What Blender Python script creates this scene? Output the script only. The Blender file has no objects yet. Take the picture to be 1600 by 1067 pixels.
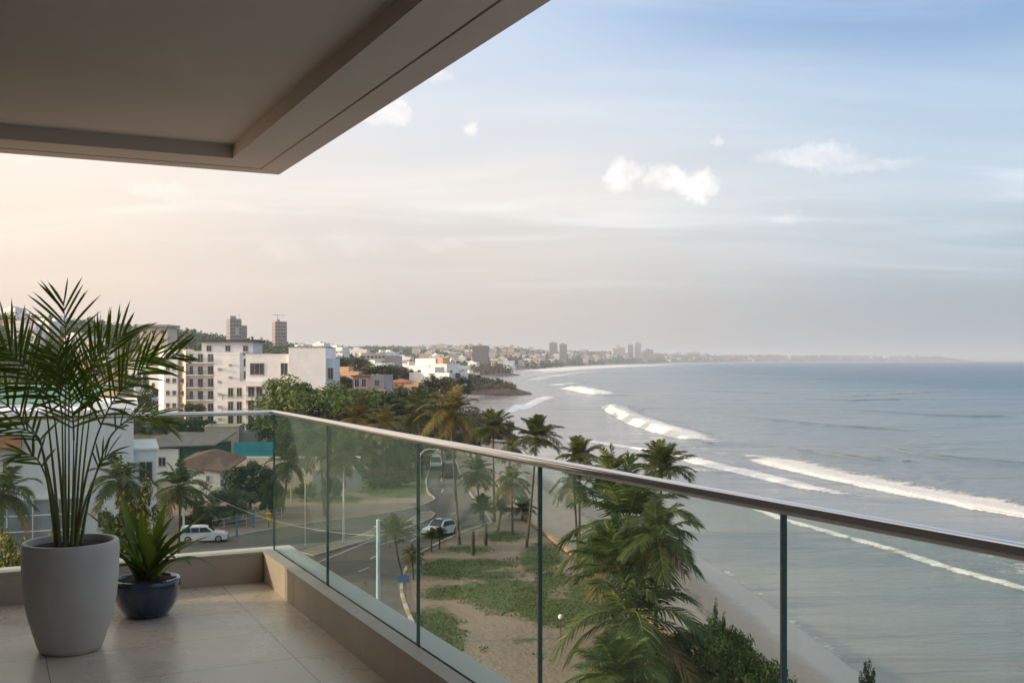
import bpy, math, random
import numpy as np
from mathutils import Vector, Matrix, noise as mnoise
R = math.radians
scene = bpy.context.scene
C = scene.collection
# ------------------------------------------------------------------ camera
CAMZ = 17.0; F = 1650.0; HY = 562.0
cd = bpy.data.cameras.new('camera'); cam = bpy.data.objects.new('camera', cd); C.objects.link(cam)
cam.location = (0, 0, CAMZ); cam.rotation_euler = (R(90), 0, 0)
cd.sensor_width = 36; cd.lens = 36*F/1600; cd.shift_y = (HY-533.5)/1600
cd.clip_start = 0.05; cd.clip_end = 90000
scene.camera = cam
# ------------------------------------------------------------------ light
SUN_AZ = R(-97); SUN_EL = R(12.5)          # azimuth from +Y, negative = left
SKY_STRENGTH = 0.10; SUN_STRENGTH = 3.6
scene.view_settings.view_transform = 'Standard'; scene.view_settings.look = 'None'
scene.view_settings.gamma = 1; scene.view_settings.exposure = 0.64
cy = scene.cycles
cy.max_bounces = 7; cy.diffuse_bounces = 5; cy.glossy_bounces = 3; cy.transmission_bounces = 4
cy.transparent_max_bounces = 16; cy.volume_bounces = 0
cy.use_denoising = True; cy.caustics_reflective = False; cy.caustics_refractive = False
cy.sample_clamp_indirect = 4.0
sd_ = Vector((math.sin(SUN_AZ)*math.cos(SUN_EL), math.cos(SUN_AZ)*math.cos(SUN_EL), math.sin(SUN_EL)))
sl = bpy.data.lights.new('sun', 'SUN'); sl.energy = SUN_STRENGTH; sl.angle = R(0.8); sl.color = (1.0, 0.78, 0.56)
so = bpy.data.objects.new('sun', sl); C.objects.link(so)
so.rotation_euler = sd_.to_track_quat('Z', 'Y').to_euler()

class NT:
    """small node-tree helper"""
    def __init__(s, tree): s.t = tree; s.n = tree.nodes; s.l = tree.links
    def new(s, typ, **kw):
        n = s.n.new(typ)
        for k, v in kw.items(): setattr(n, k, v)
        return n
    def put(s, sock, v):
        if isinstance(v, bpy.types.NodeSocket): s.l.new(v, sock)
        elif v is not None:
            if hasattr(sock.default_value, '__len__') and not hasattr(v, '__len__'): v = [v]*len(sock.default_value)
            if hasattr(v, '__len__') and len(sock.default_value) == 4 and len(v) == 3: v = (*v, 1)
            sock.default_value = v
    def math(s, op, a, b=None, c=None, clamp=False):
        n = s.new('ShaderNodeMath', operation=op, use_clamp=clamp)
        for i, v in enumerate((a, b, c)): s.put(n.inputs[i], v)
        return n.outputs[0]
    def vmath(s, op, a, b=None):
        n = s.new('ShaderNodeVectorMath', operation=op)
        s.put(n.inputs[0], a); s.put(n.inputs[1], b)
        return n.outputs['Value' if op in ('DOT_PRODUCT', 'LENGTH', 'DISTANCE') else 'Vector']
    def mix(s, f, a, b, mode='MIX'):
        n = s.new('ShaderNodeMix', data_type='RGBA', blend_type=mode)
        s.put(n.inputs[0], f); s.put(n.inputs[6], a); s.put(n.inputs[7], b)
        return n.outputs[2]
    def mrange(s, v, a, b, c=0.0, d=1.0, smooth=False):
        n = s.new('ShaderNodeMapRange', clamp=True)
        if smooth: n.interpolation_type = 'SMOOTHSTEP'
        for i, x in enumerate((v, a, b, c, d)): s.put(n.inputs[i], x)
        return n.outputs[0]
    def noise(s, vec, scale, detail=4, rough=.55, dist=0.0, col=False):
        n = s.new('ShaderNodeTexNoise')
        if vec is not None: s.put(n.inputs['Vector'], vec)
        s.put(n.inputs['Scale'], scale); s.put(n.inputs['Detail'], detail); s.put(n.inputs['Roughness'], rough); s.put(n.inputs['Distortion'], dist)
        return n.outputs['Color' if col else 0]
    def ramp(s, v, stops, mode='LINEAR'):
        n = s.new('ShaderNodeValToRGB'); cr = n.color_ramp; cr.interpolation = mode
        while len(cr.elements) < len(stops): cr.elements.new(0.5)
        for e, (p, c) in zip(cr.elements, stops):
            e.position = p; e.color = (*c, 1) if hasattr(c, '__len__') else (c, c, c, 1)
        s.put(n.inputs[0], v)
        return n.outputs[0]
    def sep(s, v):
        n = s.new('ShaderNodeSeparateXYZ'); s.put(n.inputs[0], v); return n.outputs
    def comb(s, x, y, z):
        n = s.new('ShaderNodeCombineXYZ')
        for i, v in enumerate((x, y, z)): s.put(n.inputs[i], v)
        return n.outputs[0]
    def mapping(s, v, scale=(1, 1, 1), rot=(0, 0, 0), loc=(0, 0, 0)):
        n = s.new('ShaderNodeMapping'); s.put(n.inputs['Vector'], v); s.put(n.inputs['Scale'], scale); s.put(n.inputs['Rotation'], rot); s.put(n.inputs['Location'], loc)
        return n.outputs[0]

def srgb(r, g, b):
    f = lambda c: (c/255/12.92) if c/255 <= .04045 else ((c/255+.055)/1.055)**2.4
    return (f(r), f(g), f(b))
# ------------------------------------------------------------------ sky
def build_world():
    w = bpy.data.worlds.new('World'); scene.world = w; w.use_nodes = True
    t = NT(w.node_tree); t.n.clear()
    out = t.new('ShaderNodeOutputWorld'); bg = t.new('ShaderNodeBackground'); t.l.new(bg.outputs[0], out.inputs[0])
    bg.inputs['Strength'].default_value = SKY_STRENGTH
    sky = t.new('ShaderNodeTexSky', sky_type='NISHITA'); sky.sun_disc = False
    sky.sun_elevation = SUN_EL; sky.sun_rotation = SUN_AZ; sky.air_density = 1.0; sky.dust_density = 2.0; sky.ozone_density = 1.6; sky.altitude = 20
    d = t.vmath('NORMALIZE', t.new('ShaderNodeTexCoord').outputs['Generated'])
    x, y, z = t.sep(d)
    az = t.math('ARCTAN2', x, y); el = t.math('ARCSINE', z)
    # thin high veil of cloud and dust: warm towards the sun, cool away from it
    k = 1/SKY_STRENGTH
    elf = t.math('DIVIDE', el, R(22), clamp=True)
    left = t.ramp(elf, [(0, srgb(206, 184, 164)), (.10, srgb(224, 203, 183)), (.30, srgb(240, 223, 202)), (.55, srgb(250, 238, 220)), (1, srgb(232, 228, 222))])
    mid = t.ramp(elf, [(0, srgb(190, 179, 170)), (.14, srgb(203, 195, 188)), (.38, srgb(215, 213, 212)), (.6, srgb(214, 222, 230)), (.8, srgb(176, 201, 232)), (1, srgb(150, 182, 224))])
    right = t.ramp(elf, [(0, srgb(164, 172, 180)), (.14, srgb(174, 182, 191)), (.38, srgb(208, 217, 228)), (.62, srgb(186, 207, 231)), (.85, srgb(106, 152, 209)), (1, srgb(88, 138, 200))])
    a1 = t.mrange(az, R(-26), R(-1), smooth=True); a2 = t.mrange(az, R(-3), R(26), smooth=True)
    left = t.mix(1.0, left, (.775, .768, .805), 'MULTIPLY'); mid = t.mix(1.0, mid, (.765, .75, .74), 'MULTIPLY'); right = t.mix(1.0, right, (.60, .65, .665), 'MULTIPLY')
    veil = t.mix(a2, t.mix(a1, left, mid), right)
    veil = t.mix(t.mrange(el, R(21), R(48), smooth=True), veil, t.mix(t.mrange(az, R(-120), R(60), smooth=True), (.98, .90, .78), (.70, .74, .80)))
    # streaky cirrus
    h = t.math('ADD', t.math('MAXIMUM', z, 0.0), 0.09)
    plane = t.comb(t.math('DIVIDE', x, h), t.math('DIVIDE', y, h), 0.0)
    n1 = t.noise(t.mapping(plane, (.55, 1.7, 1), (0, 0, R(14))), 1.1, 7, .58, .6)
    n2 = t.noise(t.mapping(plane, (.30, 1.1, 1), (0, 0, R(-10)), (3, 1, 0)), .8, 5, .5, .3)
    cir = t.math('MULTIPLY', t.mrange(n1, .42, .74, smooth=True), t.mrange(n2, .36, .62, smooth=True))
    cirm = t.math('MULTIPLY', cir, t.mrange(el, R(2), R(9), 0, .45))
    n3 = t.noise(t.mapping(plane, (.4, 1.0, 1), (0, 0, R(8)), (7, 2, 0)), .55, 4, .5, .4)
    veil = t.mix(t.math('MULTIPLY', t.mrange(n3, .4, .68, smooth=True), t.mrange(el, R(3), R(9), 0, .25)), veil, t.mix(a2, srgb(250, 236, 216), srgb(222, 227, 234)))
    veil = t.mix(cirm, veil, t.mix(a2, t.mix(a1, srgb(252, 240, 224), srgb(238, 236, 235)), srgb(226, 231, 238)))
    # small cumulus puffs at fixed bearings
    warp = t.noise(d, 38, 9, .70, .4, col=True)
    wv = t.vmath('SUBTRACT', warp, (.5, .5, .5))
    wx, wy, wz = t.sep(wv)
    def puff(px, py, rx, ry, amt, prev):
        ca = math.atan2(px-800, F); ce = math.atan2(HY-py, math.hypot(F, px-800))
        ux = t.math('DIVIDE', t.math('SUBTRACT', t.math('ADD', az, t.math('MULTIPLY', wx, .046)), ca), rx/F)
        uy = t.math('DIVIDE', t.math('SUBTRACT', t.math('ADD', el, t.math('MULTIPLY', wz, .036)), ce), ry/F)
        q = t.math('ADD', t.math('MULTIPLY', ux, ux), t.math('MULTIPLY', uy, uy))
        return t.math('MAXIMUM', prev, t.mrange(q, 1.25, .0, 0, amt, smooth=True))
    p = 0.0
    for a in [(968, 271, 25, 27, .72), (988, 262, 18, 13, .6), (1042, 278, 40, 21, .75), (1094, 293, 32, 25, .78), (1066, 290, 20, 13, .55), (612, 173, 30, 18, .65), (585, 188, 32, 10, .5), (688, 120, 26, 12, .45),
              (735, 199, 14, 13, .45), (1120, 216, 11, 10, .35), (1229, 344, 22, 14, .22), (1265, 246, 85, 17, .42), (1360, 258, 80, 12, .25), (446, 392, 44, 18, .12), (556, 382, 70, 20, .12), (690, 384, 46, 10, .15), (250, 300, 60, 12, .2)]:
        p = puff(*a, p)
    pn = t.noise(d, 90, 5, .6)
    p = t.math('MULTIPLY', p, t.mrange(pn, .30, .58, .45, 1))
    pc = t.mix(t.mrange(t.noise(d, 55, 3, .5), .35, .65), t.mix(a1, srgb(246, 228, 208), srgb(225, 220, 218)), t.mix(a1, srgb(255, 246, 232), srgb(250, 243, 236)))
    fac = t.ramp(t.math('DIVIDE', el, R(60), clamp=True), [(0, .95), (.3, .88), (.5, .82), (1, .72)])
    veilk = t.mix(1.0, t.mix(p, veil, pc), (k, k, k), 'MULTIPLY')
    cs_ = t.math('MAXIMUM', t.vmath('DOT_PRODUCT', d, tuple(sd_)), 0.0)
    glow = t.math('MULTIPLY', t.math('POWER', cs_, 5.0), 1.5)
    veilk = t.mix(1.0, veilk, t.mix(1.0, t.mix(glow, (0, 0, 0), (k*1.0, k*.84, k*.66)), (1, 1, 1), 'MULTIPLY'), 'ADD')
    col = t.mix(fac, sky.outputs[0], veilk)
    t.put(bg.inputs['Color'], col)
build_world()
# ------------------------------------------------------------------ helpers
def G(px, py, z=0.0):                       # a spot on level ground at height z
    D = (CAMZ-z)*F/(py-HY)
    return ((px-800)/F*D, D)
def P3(px, py, D): return ((px-800)/F*D, D, CAMZ-(py-HY)/F*D)
def tag(o, label=None, cat=None, group=None, kind=None):
    for k, v in (('label', label), ('category', cat), ('group', group), ('kind', kind)):
        if v: o[k] = v
    return o
def empty(name, loc, rz=0.0):
    o = bpy.data.objects.new(name, None); C.objects.link(o); o.location = loc; o.rotation_euler = (0, 0, rz); return o
def link_mesh(name, me, mats, parent=None, smooth=False):
    o = bpy.data.objects.new(name, me); C.objects.link(o)
    for m in (mats if isinstance(mats, (list, tuple)) else [mats]): me.materials.append(m)
    if smooth: me.polygons.foreach_set('use_smooth', [True]*len(me.polygons))
    o.parent = parent
    return o
def copy_tree(o, parent=None):
    c = o.copy(); C.objects.link(c); c.parent = parent
    for ch in list(o.children): copy_tree(ch, c)
    return c
class MB:
    def __init__(s): s.v = []; s.f = []; s.m = []
    def add(s, vs, fs, m=0):
        b = len(s.v); s.v += [tuple(v) for v in vs]; s.f += [tuple(b+i for i in f) for f in fs]; s.m += [m]*len(fs)
    def box(s, x0, y0, z0, x1, y1, z1, m=0, M=None):
        vs = [(x, y, z) for z in (z0, z1) for x, y in ((x0, y0), (x1, y0), (x1, y1), (x0, y1))]
        if M: vs = [M @ Vector(v) for v in vs]
        s.add(vs, [(3, 2, 1, 0), (4, 5, 6, 7), (0, 1, 5, 4), (1, 2, 6, 5), (2, 3, 7, 6), (3, 0, 4, 7)], m)
    def tube(s, pts, rs, n=8, m=0, cap=True):
        pts = [Vector(p) for p in pts]
        if not hasattr(rs, '__len__'): rs = [rs]*len(pts)
        b = len(s.v)
        up = None
        for i, p in enumerate(pts):
            d = (pts[min(i+1, len(pts)-1)]-pts[max(i-1, 0)]).normalized()
            if up is None: up = d.orthogonal().normalized()
            else:
                up = (up-d*up.dot(d))
                up = up.normalized() if up.length > 1e-6 else d.orthogonal().normalized()
            sd = d.cross(up)
            for k in range(n):
                a = 2*math.pi*k/n
                s.v.append(tuple(p+(up*math.cos(a)+sd*math.sin(a))*rs[i]))
        for i in range(len(pts)-1):
            for k in range(n):
                s.f.append((b+i*n+k, b+i*n+(k+1) % n, b+(i+1)*n+(k+1) % n, b+(i+1)*n+k)); s.m.append(m)
        if cap:
            s.f.append(tuple(b+k for k in range(n))[::-1]); s.m.append(m)
            e = b+(len(pts)-1)*n
            s.f.append(tuple(e+k for k in range(n))); s.m.append(m)
    def lathe(s, prof, n=32, m=0, c=(0, 0, 0)):
        b = len(s.v)
        for r, z in prof:
            for k in range(n):
                a = 2*math.pi*k/n; s.v.append((c[0]+r*math.cos(a), c[1]+r*math.sin(a), c[2]+z))
        for i in range(len(prof)-1):
            for k in range(n):
                s.f.append((b+i*n+k, b+i*n+(k+1) % n, b+(i+1)*n+(k+1) % n, b+(i+1)*n+k)); s.m.append(m)
    def prism(s, poly, z0, z1, m=0, side=None):
        n = len(poly)
        b = len(s.v); s.v += [(x, y, z0) for x, y in poly]+[(x, y, z1) for x, y in poly]
        s.f.append(tuple(b+i for i in range(n))[::-1]); s.f.append(tuple(b+n+i for i in range(n))); s.m += [m, m]
        for i in range(n):
            j = (i+1) % n; s.f.append((b+i, b+j, b+n+j, b+n+i)); s.m.append(m if side is None else side)
    def quad(s, a, b, c, d, m=0): s.add([a, b, c, d], [(0, 1, 2, 3)], m)
    def build(s, name, mats, parent=None, smooth=False):
        me = bpy.data.meshes.new(name); me.from_pydata(s.v, [], s.f)
        if any(s.m): me.polygons.foreach_set('material_index', s.m)
        me.update()
        return link_mesh(name, me, mats, parent, smooth)
def np_mesh(name, V, Fq, smooth=True):
    me = bpy.data.meshes.new(name); nv, nf = len(V), len(Fq); k = Fq.shape[1]
    me.vertices.add(nv); me.vertices.foreach_set('co', np.asarray(V, np.float32).ravel())
    me.loops.add(nf*k); me.loops.foreach_set('vertex_index', np.asarray(Fq, np.int32).ravel())
    me.polygons.add(nf); me.polygons.foreach_set('loop_start', np.arange(0, nf*k, k, dtype=np.int32))
    if smooth: me.polygons.foreach_set('use_smooth', np.ones(nf, bool))
    me.update(calc_edges=True); me.validate()
    return me
def set_attr(me, name, vals):
    a = me.attributes.new(name, 'FLOAT', 'POINT'); a.data.foreach_set('value', np.asarray(vals, np.float32))
# numpy value noise
def _hash(ix, iy, s):
    n = (ix.astype(np.int64)*374761393+iy.astype(np.int64)*668265263+s*1274126177) & 0x7fffffff
    n = ((n ^ (n >> 13))*1274126177) & 0x7fffffff
    return ((n ^ (n >> 16)) & 0xffff)/65535.0
def vnoise(x, y, s=0):
    ix, iy = np.floor(x), np.floor(y); fx, fy = x-ix, y-iy
    fx = fx*fx*(3-2*fx); fy = fy*fy*(3-2*fy)
    a, b, c, d = _hash(ix, iy, s), _hash(ix+1, iy, s), _hash(ix, iy+1, s), _hash(ix+1, iy+1, s)
    return (a*(1-fx)+b*fx)*(1-fy)+(c*(1-fx)+d*fx)*fy
def fbm(x, y, s=0, o=4):
    t = 0; a = .5; tot = 0
    for i in range(o): t = t+a*vnoise(x, y, s+i); tot += a; x, y, a = x*2.03, y*2.03, a*.5
    return t/tot
def sstep(x, a, b):
    t = np.clip((x-a)/(b-a), 0, 1); return t*t*(3-2*t)
# ------------------------------------------------------------------ materials
MATS = {}
def pmat(name, col, rough=.7, var=.15, scale=2.0, bump=0.0, metal=0.0, dirt=None, spec=.3, rnd=0.0, detail=5, coords='Object', coat=0):
    if name in MATS: return MATS[name]
    m = bpy.data.materials.new(name); m.use_nodes = True; t = NT(m.node_tree); b = t.n['Principled BSDF']
    co = t.new('ShaderNodeTexCoord').outputs[coords]
    n = t.noise(co, scale, detail, .6)
    c = t.mix(t.mrange(n, .3, .7), [x*(1-var) for x in col], [min(1, x*(1+var)) for x in col])
    if dirt:
        n2 = t.noise(t.mapping(co, (1, 1, .35)), scale*.6, 6, .65, .3)
        c = t.mix(t.mrange(n2, .5, .78, 0, dirt[1]), c, dirt[0])
    if rnd:
        r = t.new('ShaderNodeObjectInfo').outputs['Random']
        c = t.mix(1.0, c, t.ramp(r, [(0, 1-rnd), (1, 1+rnd*.5)]), 'MULTIPLY')
    t.put(b.inputs['Base Color'], c); b.inputs['Metallic'].default_value = metal
    b.inputs['Specular IOR Level'].default_value = spec
    t.put(b.inputs['Roughness'], t.mrange(n, .2, .8, max(.02, rough-.08), min(1, rough+.08)))
    if coat: b.inputs['Coat Weight'].default_value = coat; b.inputs['Coat Roughness'].default_value = .08
    if bump:
        bn = t.new('ShaderNodeBump'); bn.inputs['Strength'].default_value = bump; bn.inputs['Distance'].default_value = .02
        t.put(bn.inputs['Height'], t.noise(co, scale*6, 4, .6)); t.l.new(bn.outputs[0], b.inputs['Normal'])
    MATS[name] = m; return m
def leafmat(name, c0, c1, c2=None, trans=.30, rough=.5, f2=.08):
    if name in MATS: return MATS[name]
    m = bpy.data.materials.new(name); m.use_nodes = True; t = NT(m.node_tree); b = t.n['Principled BSDF']; out = t.n['Material Output']
    g = t.new('ShaderNodeNewGeometry').outputs['Random Per Island']
    stops = [(0, c0), (.7, c1)]
    if c2: stops += [(1-f2-.02, c1), (1-f2, c2)]
    c = t.ramp(g, stops)
    r = t.new('ShaderNodeObjectInfo').outputs['Random']
    c = t.mix(1.0, c, t.ramp(r, [(0, .78), (1, 1.15)]), 'MULTIPLY')
    t.put(b.inputs['Base Color'], c); b.inputs['Roughness'].default_value = rough; b.inputs['Specular IOR Level'].default_value = .25
    tr = t.new('ShaderNodeBsdfTranslucent'); t.put(tr.inputs['Color'], t.mix(1.0, c, (1.15, 1.25, .5), 'MULTIPLY'))
    mx = t.new('ShaderNodeMixShader'); mx.inputs[0].default_value = trans
    t.l.new(b.outputs[0], mx.inputs[1]); t.l.new(tr.outputs[0], mx.inputs[2]); t.l.new(mx.outputs[0], out.inputs['Surface'])
    MATS[name] = m; return m
# ------------------------------------------------------------------ coast, ground and sea
COAST = [(30, -20), (26, 30), (24, 55), (22, 69), (20.7, 90), (18.2, 114), (13.5, 145), (7, 186), (3.5, 225), (0.5, 262), (-3, 300), (-7, 350), (-13, 400), (-17, 440), (-18, 524), (-14, 575),
         (9, 606), (8, 630), (-15, 690), (-21, 800), (-27, 1000), (-36, 1150), (-38, 1235), (14, 1290), (12, 1335), (-20, 1420), (-8, 1600), (47, 1940), (182, 3000), (380, 4100), (617, 5000),
         (1040, 6600), (2280, 9400), (3900, 11000), (5300, 12000), (4600, 14500)]
WALLPX = [(770, 745), (790, 772), (806, 792), (828, 815), (862, 842), (900, 872), (960, 925), (1040, 990), (1110, 1060)]
WALL = [(-24, 260), (-10, 205), (-5.5, 176)]+[G(*p) for p in WALLPX]+[(12, 40), (14, 0)]
def polydist(x, y, pts):
    """distance to a polyline and the side of it: positive on the left of its direction"""
    best = np.full(x.shape, 1e18); side = np.ones(x.shape)
    for (ax, ay), (bx, by) in zip(pts[:-1], pts[1:]):
        dx, dy = bx-ax, by-ay
        t = np.clip(((x-ax)*dx+(y-ay)*dy)/(dx*dx+dy*dy), 0, 1)
        d2 = (x-ax-t*dx)**2+(y-ay-t*dy)**2
        cr = dx*(y-ay)-dy*(x-ax)
        m = d2 < best
        best = np.where(m, d2, best); side = np.where(m, np.sign(cr), side)
    return np.sqrt(best)*side
def ground(x, y, full=False):
    x = np.asarray(x, float); y = np.asarray(y, float)
    sd = polydist(x, y, COAST)                         # positive inland
    dw = -polydist(x, y, WALL)                         # WALL runs towards us: negative side = inland
    dw = -dw                                           # positive on the seaward side
    farf = sstep(y, 190, 250)
    dwp = np.maximum(dw, 0)
    near = np.where(dw > 0, -3+1.5*np.clip(sd/(np.maximum(sd, 0)+dwp+1e-6), 0, 1), 0.0)
    near = np.where(sd < 0, -3+sd*.06, near)
    n = fbm(x/14, y/14, 3)
    gen = -3+np.clip(sd, -80, 12)*.10+np.clip(sd-12, 0, 12)*.15
    gen = gen+np.clip(sd-6, 0, 10)*.12*(n-.3)*2*(1-sstep(y, 420, 460))*1.6
    z = near*(1-farf)+gen*farf
    rise = np.minimum(np.clip(sd-24, 0, 1e9)*.085, 24)*sstep(y, 235, 520)
    rise = rise*(.75+.5*fbm(x/180, y/180, 11))
    hill = 33*np.exp(-(((x+560)/290)**2+((y-980)/330)**2))+3*np.exp(-(((x+150)/120)**2+((y-900)/300)**2))
    rise = rise*(1+.9*sstep(y, 1700, 4000))
    z = z+rise+hill*sstep(sd, 5, 120)
    z = np.where(y > 1400, z+np.clip(sd-30, 0, 60)/60*9*sstep(y, 1400, 2400)*(fbm(x/90, y/90, 5)), z)
    z = np.maximum(z, -8)
    return (z, sd, dw) if full else z
def gz(x, y): return float(ground(np.array([x]), np.array([y]))[0])
def fan(r, a):
    rr, aa = np.meshgrid(r, a, indexing='ij')
    X = rr*np.sin(aa); Y = rr*np.cos(aa)
    nr, na = len(r), len(a)
    i = np.arange(nr*na).reshape(nr, na)
    Fq = np.stack([i[:-1, :-1], i[:-1, 1:], i[1:, 1:], i[1:, :-1]], -1).reshape(-1, 4)
    return X.ravel(), Y.ravel(), Fq
def topx(x, y, z=0.0): return 800+F*x/y, HY+F*(CAMZ-z)/y
GRASS = [(745, 882, 70, 10, 1.0), (790, 925, 85, 22, 1.0), (735, 858, 50, 9, .6), (845, 872, 36, 26, 1.0), (862, 905, 30, 20, .8), (890, 955, 85, 24, 1.1), (675, 985, 50, 40, 1.0), (700, 925, 60, 14, .7), (790, 838, 40, 10, .9), (690, 880, 40, 10, .8),
         (930, 930, 60, 30, .9), (1010, 1000, 80, 40, .9), (1080, 1050, 80, 40, 1.0), (615, 765, 60, 12, 1.1), (520, 780, 60, 8, .8), (470, 772, 50, 8, .8), (600, 752, 70, 8, .9), (650, 750, 18, 22, 1.2), (760, 812, 16, 8, .8), (820, 1000, 30, 8, .5), (705, 893, 75, 14, .8), (765, 900, 60, 12, .6), (800, 945, 60, 16, .8), (700, 1010, 30, 15, .8)]
def grassmask(x, y):
    px, py = topx(x, np.maximum(y, 1))
    g = np.zeros(x.shape)
    for cx, cyy, rx, ry, a in GRASS:
        g = np.maximum(g, a*np.clip(1.25-np.sqrt(((px-cx)/rx)**2+((py-cyy)/ry)**2), 0, 1))
    return g*(y < 200)
def build_ground():
    a = np.radians(np.linspace(-40, 40, 560))
    r = np.concatenate([(CAMZ*F)/np.linspace(1300, 70, 420), np.geomspace(403, 14400, 190)])
    X, Y, Fq = fan(r, a); z, sd, dw = ground(X, Y, True)
    me = np_mesh('ground', np.stack([X, Y, z], 1), Fq)
    rock = sstep(Y, 215, 245)*(1-sstep(Y, 430, 470))*sstep(sd, 4, 9)*(1-sstep(sd, 30, 60))
    set_attr(me, 'sd', np.clip(sd, -50, 400)); set_attr(me, 'beach', np.where(Y < 230, sstep(dw, -.2, .2), 1-sstep(sd, 14, 26))*(1-rock))
    set_attr(me, 'grass', np.where(dw < 0, grassmask(X, Y), 0)); set_attr(me, 'rock', rock)
    set_attr(me, 'wild', np.maximum(sstep(Y, 250, 330)*sstep(sd, 16, 30), sstep(-X/np.maximum(Y, 1), .28, .36)*.75*(Y > 105)))
    m = bpy.data.materials.new('ground_soil'); m.use_nodes = True; t = NT(m.node_tree); b = t.n['Principled BSDF']
    co = t.new('ShaderNodeTexCoord').outputs['Object']
    A = lambda nm: t.new('ShaderNodeAttribute', attribute_name=nm).outputs['Fac']
    nb = t.noise(co, .09, 5, .6); nm_ = t.noise(co, .5, 6, .65); nf = t.noise(co, 3.0, 5, .65)
    soil = t.mix(t.mrange(nb, .38, .62), (.25, .19, .138), (.32, .215, .145))
    soil = t.mix(t.mrange(nm_, .35, .7, 0, .8), soil, (.25, .205, .16))
    soil = t.mix(t.mrange(nf, .5, .75, 0, .55), soil, (.17, .135, .10))
    dry = t.mix(t.mrange(nm_, .35, .65), (.52, .43, .335), (.44, .355, .27))
    dry = t.mix(t.mrange(nf, .52, .72, 0, .6), dry, (.22, .17, .125))
    wet = t.mix(nb, (.40, .33, .275), (.33, .275, .235))
    sdv = A('sd'); sdn = t.math('ADD', sdv, t.math('MULTIPLY', t.math('SUBTRACT', nm_, .5), 3.0))
    sand = t.mix(t.mrange(sdn, 5.2, 6.3), wet, dry)
    weed = t.math('MULTIPLY', t.mrange(t.math('ABSOLUTE', t.math('SUBTRACT', sdn, 6.3)), .9, 0), t.mrange(nf, .40, .55, 0, .9))
    sand = t.mix(weed, sand, (.10, .08, .06))
    c = t.mix(A('beach'), soil, sand)
    gcol = t.mix(t.mrange(nf, .35, .65), (.055, .078, .020), (.095, .118, .030))
    gcol = t.mix(t.mrange(nm_, .5, .75, 0, .8), gcol, (.13, .13, .05))
    gm = t.mrange(t.math('ADD', A('grass'), t.math('ADD', t.math('MULTIPLY', t.math('SUBTRACT', nm_, .5), 1.1), t.math('MULTIPLY', t.math('SUBTRACT', nf, .5), .9))), .22, .46)
    c = t.mix(gm, c, gcol)
    rk = t.mix(t.mrange(t.noise(co, .35, 6, .7, .5), .35, .65), (.15, .095, .07), (.23, .155, .12))
    c = t.mix(A('rock'), c, rk)
    wl = t.mix(t.mrange(t.noise(co, .03, 6, .7), .35, .65), (.045, .058, .024), (.13, .10, .06))
    c = t.mix(t.mrange(t.math('ADD', A('wild'), t.math('SUBTRACT', nm_, .5)), .4, .6), c, wl)
    t.put(b.inputs['Base Color'], c)
    wetm = t.math('MULTIPLY', A('beach'), t.mrange(sdn, 4.5, 2.5))
    t.put(b.inputs['Roughness'], t.mrange(wetm, 0, 1, .9, .18)); b.inputs['Specular IOR Level'].default_value = .4
    bp = t.new('ShaderNodeBump'); bp.inputs['Distance'].default_value = .12
    t.put(bp.inputs['Strength'], t.mrange(wetm, 0, 1, .9, .03)); t.put(bp.inputs['Height'], t.math('ADD', t.noise(co, 2.2, 4, .6), t.math('MULTIPLY', nm_, 1.5))); t.l.new(bp.outputs[0], b.inputs['Normal'])
    tag(link_mesh('ground', me, m), kind='structure')
build_ground()
# breaking waves: crest lines on the water (pixel pairs of the photo turned into ground positions), crest height, foam width, foam amount
def S(px, py): return G(px, py, -3.0)
WAVES = [
    ([(946, 635), (958, 643), (975, 652), (1000, 664), (1030, 674), (1060, 682), (1092, 689)], 1.9, 8, 1.5),
    ([(1176, 715), (1200, 722), (1240, 732), (1300, 746), (1360, 760), (1420, 772), (1480, 782), (1540, 794), (1600, 806), (1680, 822)], .45, 9, 1.25),
    ([(872, 685), (940, 693), (1000, 703), (1050, 712), (1110, 727), (1180, 743), (1250, 760), (1300, 768), (1345, 775)], .40, 4.0, 1.05),
    ([(1160, 784), (1225, 812), (1280, 828), (1340, 845), (1400, 862), (1470, 885), (1540, 905), (1600, 922), (1700, 955)], .22, .8, .74),
    ([(888, 607), (905, 610), (920, 614), (938, 617)], 2.2, 12, 1.3),
    ([(812, 641), (826, 634), (840, 626), (860, 619)], .4, 3.5, 1.0),
    ([(795, 645), (803, 640), (812, 633)], .3, 3.5, .8),
    ([(860, 604), (880, 601), (905, 599)], .8, 12, .7),
    ([(823, 598), (850, 590), (895, 583), (930, 580)], .9, 14, .65),
    ([(826, 588), (860, 582), (905, 577), (945, 574)], 1.0, 20, .65),
    ([(836, 583), (870, 577.5), (920, 573.5), (990, 570)], 1.0, 50, 1.0),
    ([(1310, 620), (1400, 615), (1500, 612)], .5, 25, .5),
    ([(1060, 738), (1090, 735), (1110, 737)], .2, 3, .6),
    ([(1010, 694), (1080, 700), (1150, 712)], .2, 10, .40),
    ([(1240, 700), (1320, 712), (1400, 720)], .5, 5, .0),
    ([(1100, 640), (1200, 655), (1330, 668), (1460, 676)], .45, 9, .0),
    ([(1380, 700), (1480, 714), (1600, 724), (1700, 730)], .4, 8, .06),
    ([(1050, 607), (1120, 612), (1230, 615)], .6, 16, .0), ([(1330, 640), (1450, 648), (1600, 652)], .5, 14, .0), ([(1170, 590), (1280, 593), (1420, 594)], .8, 30, .0),
    ([(1250, 622), (1330, 626), (1420, 624)], .5, 16, .0),
]
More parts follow.
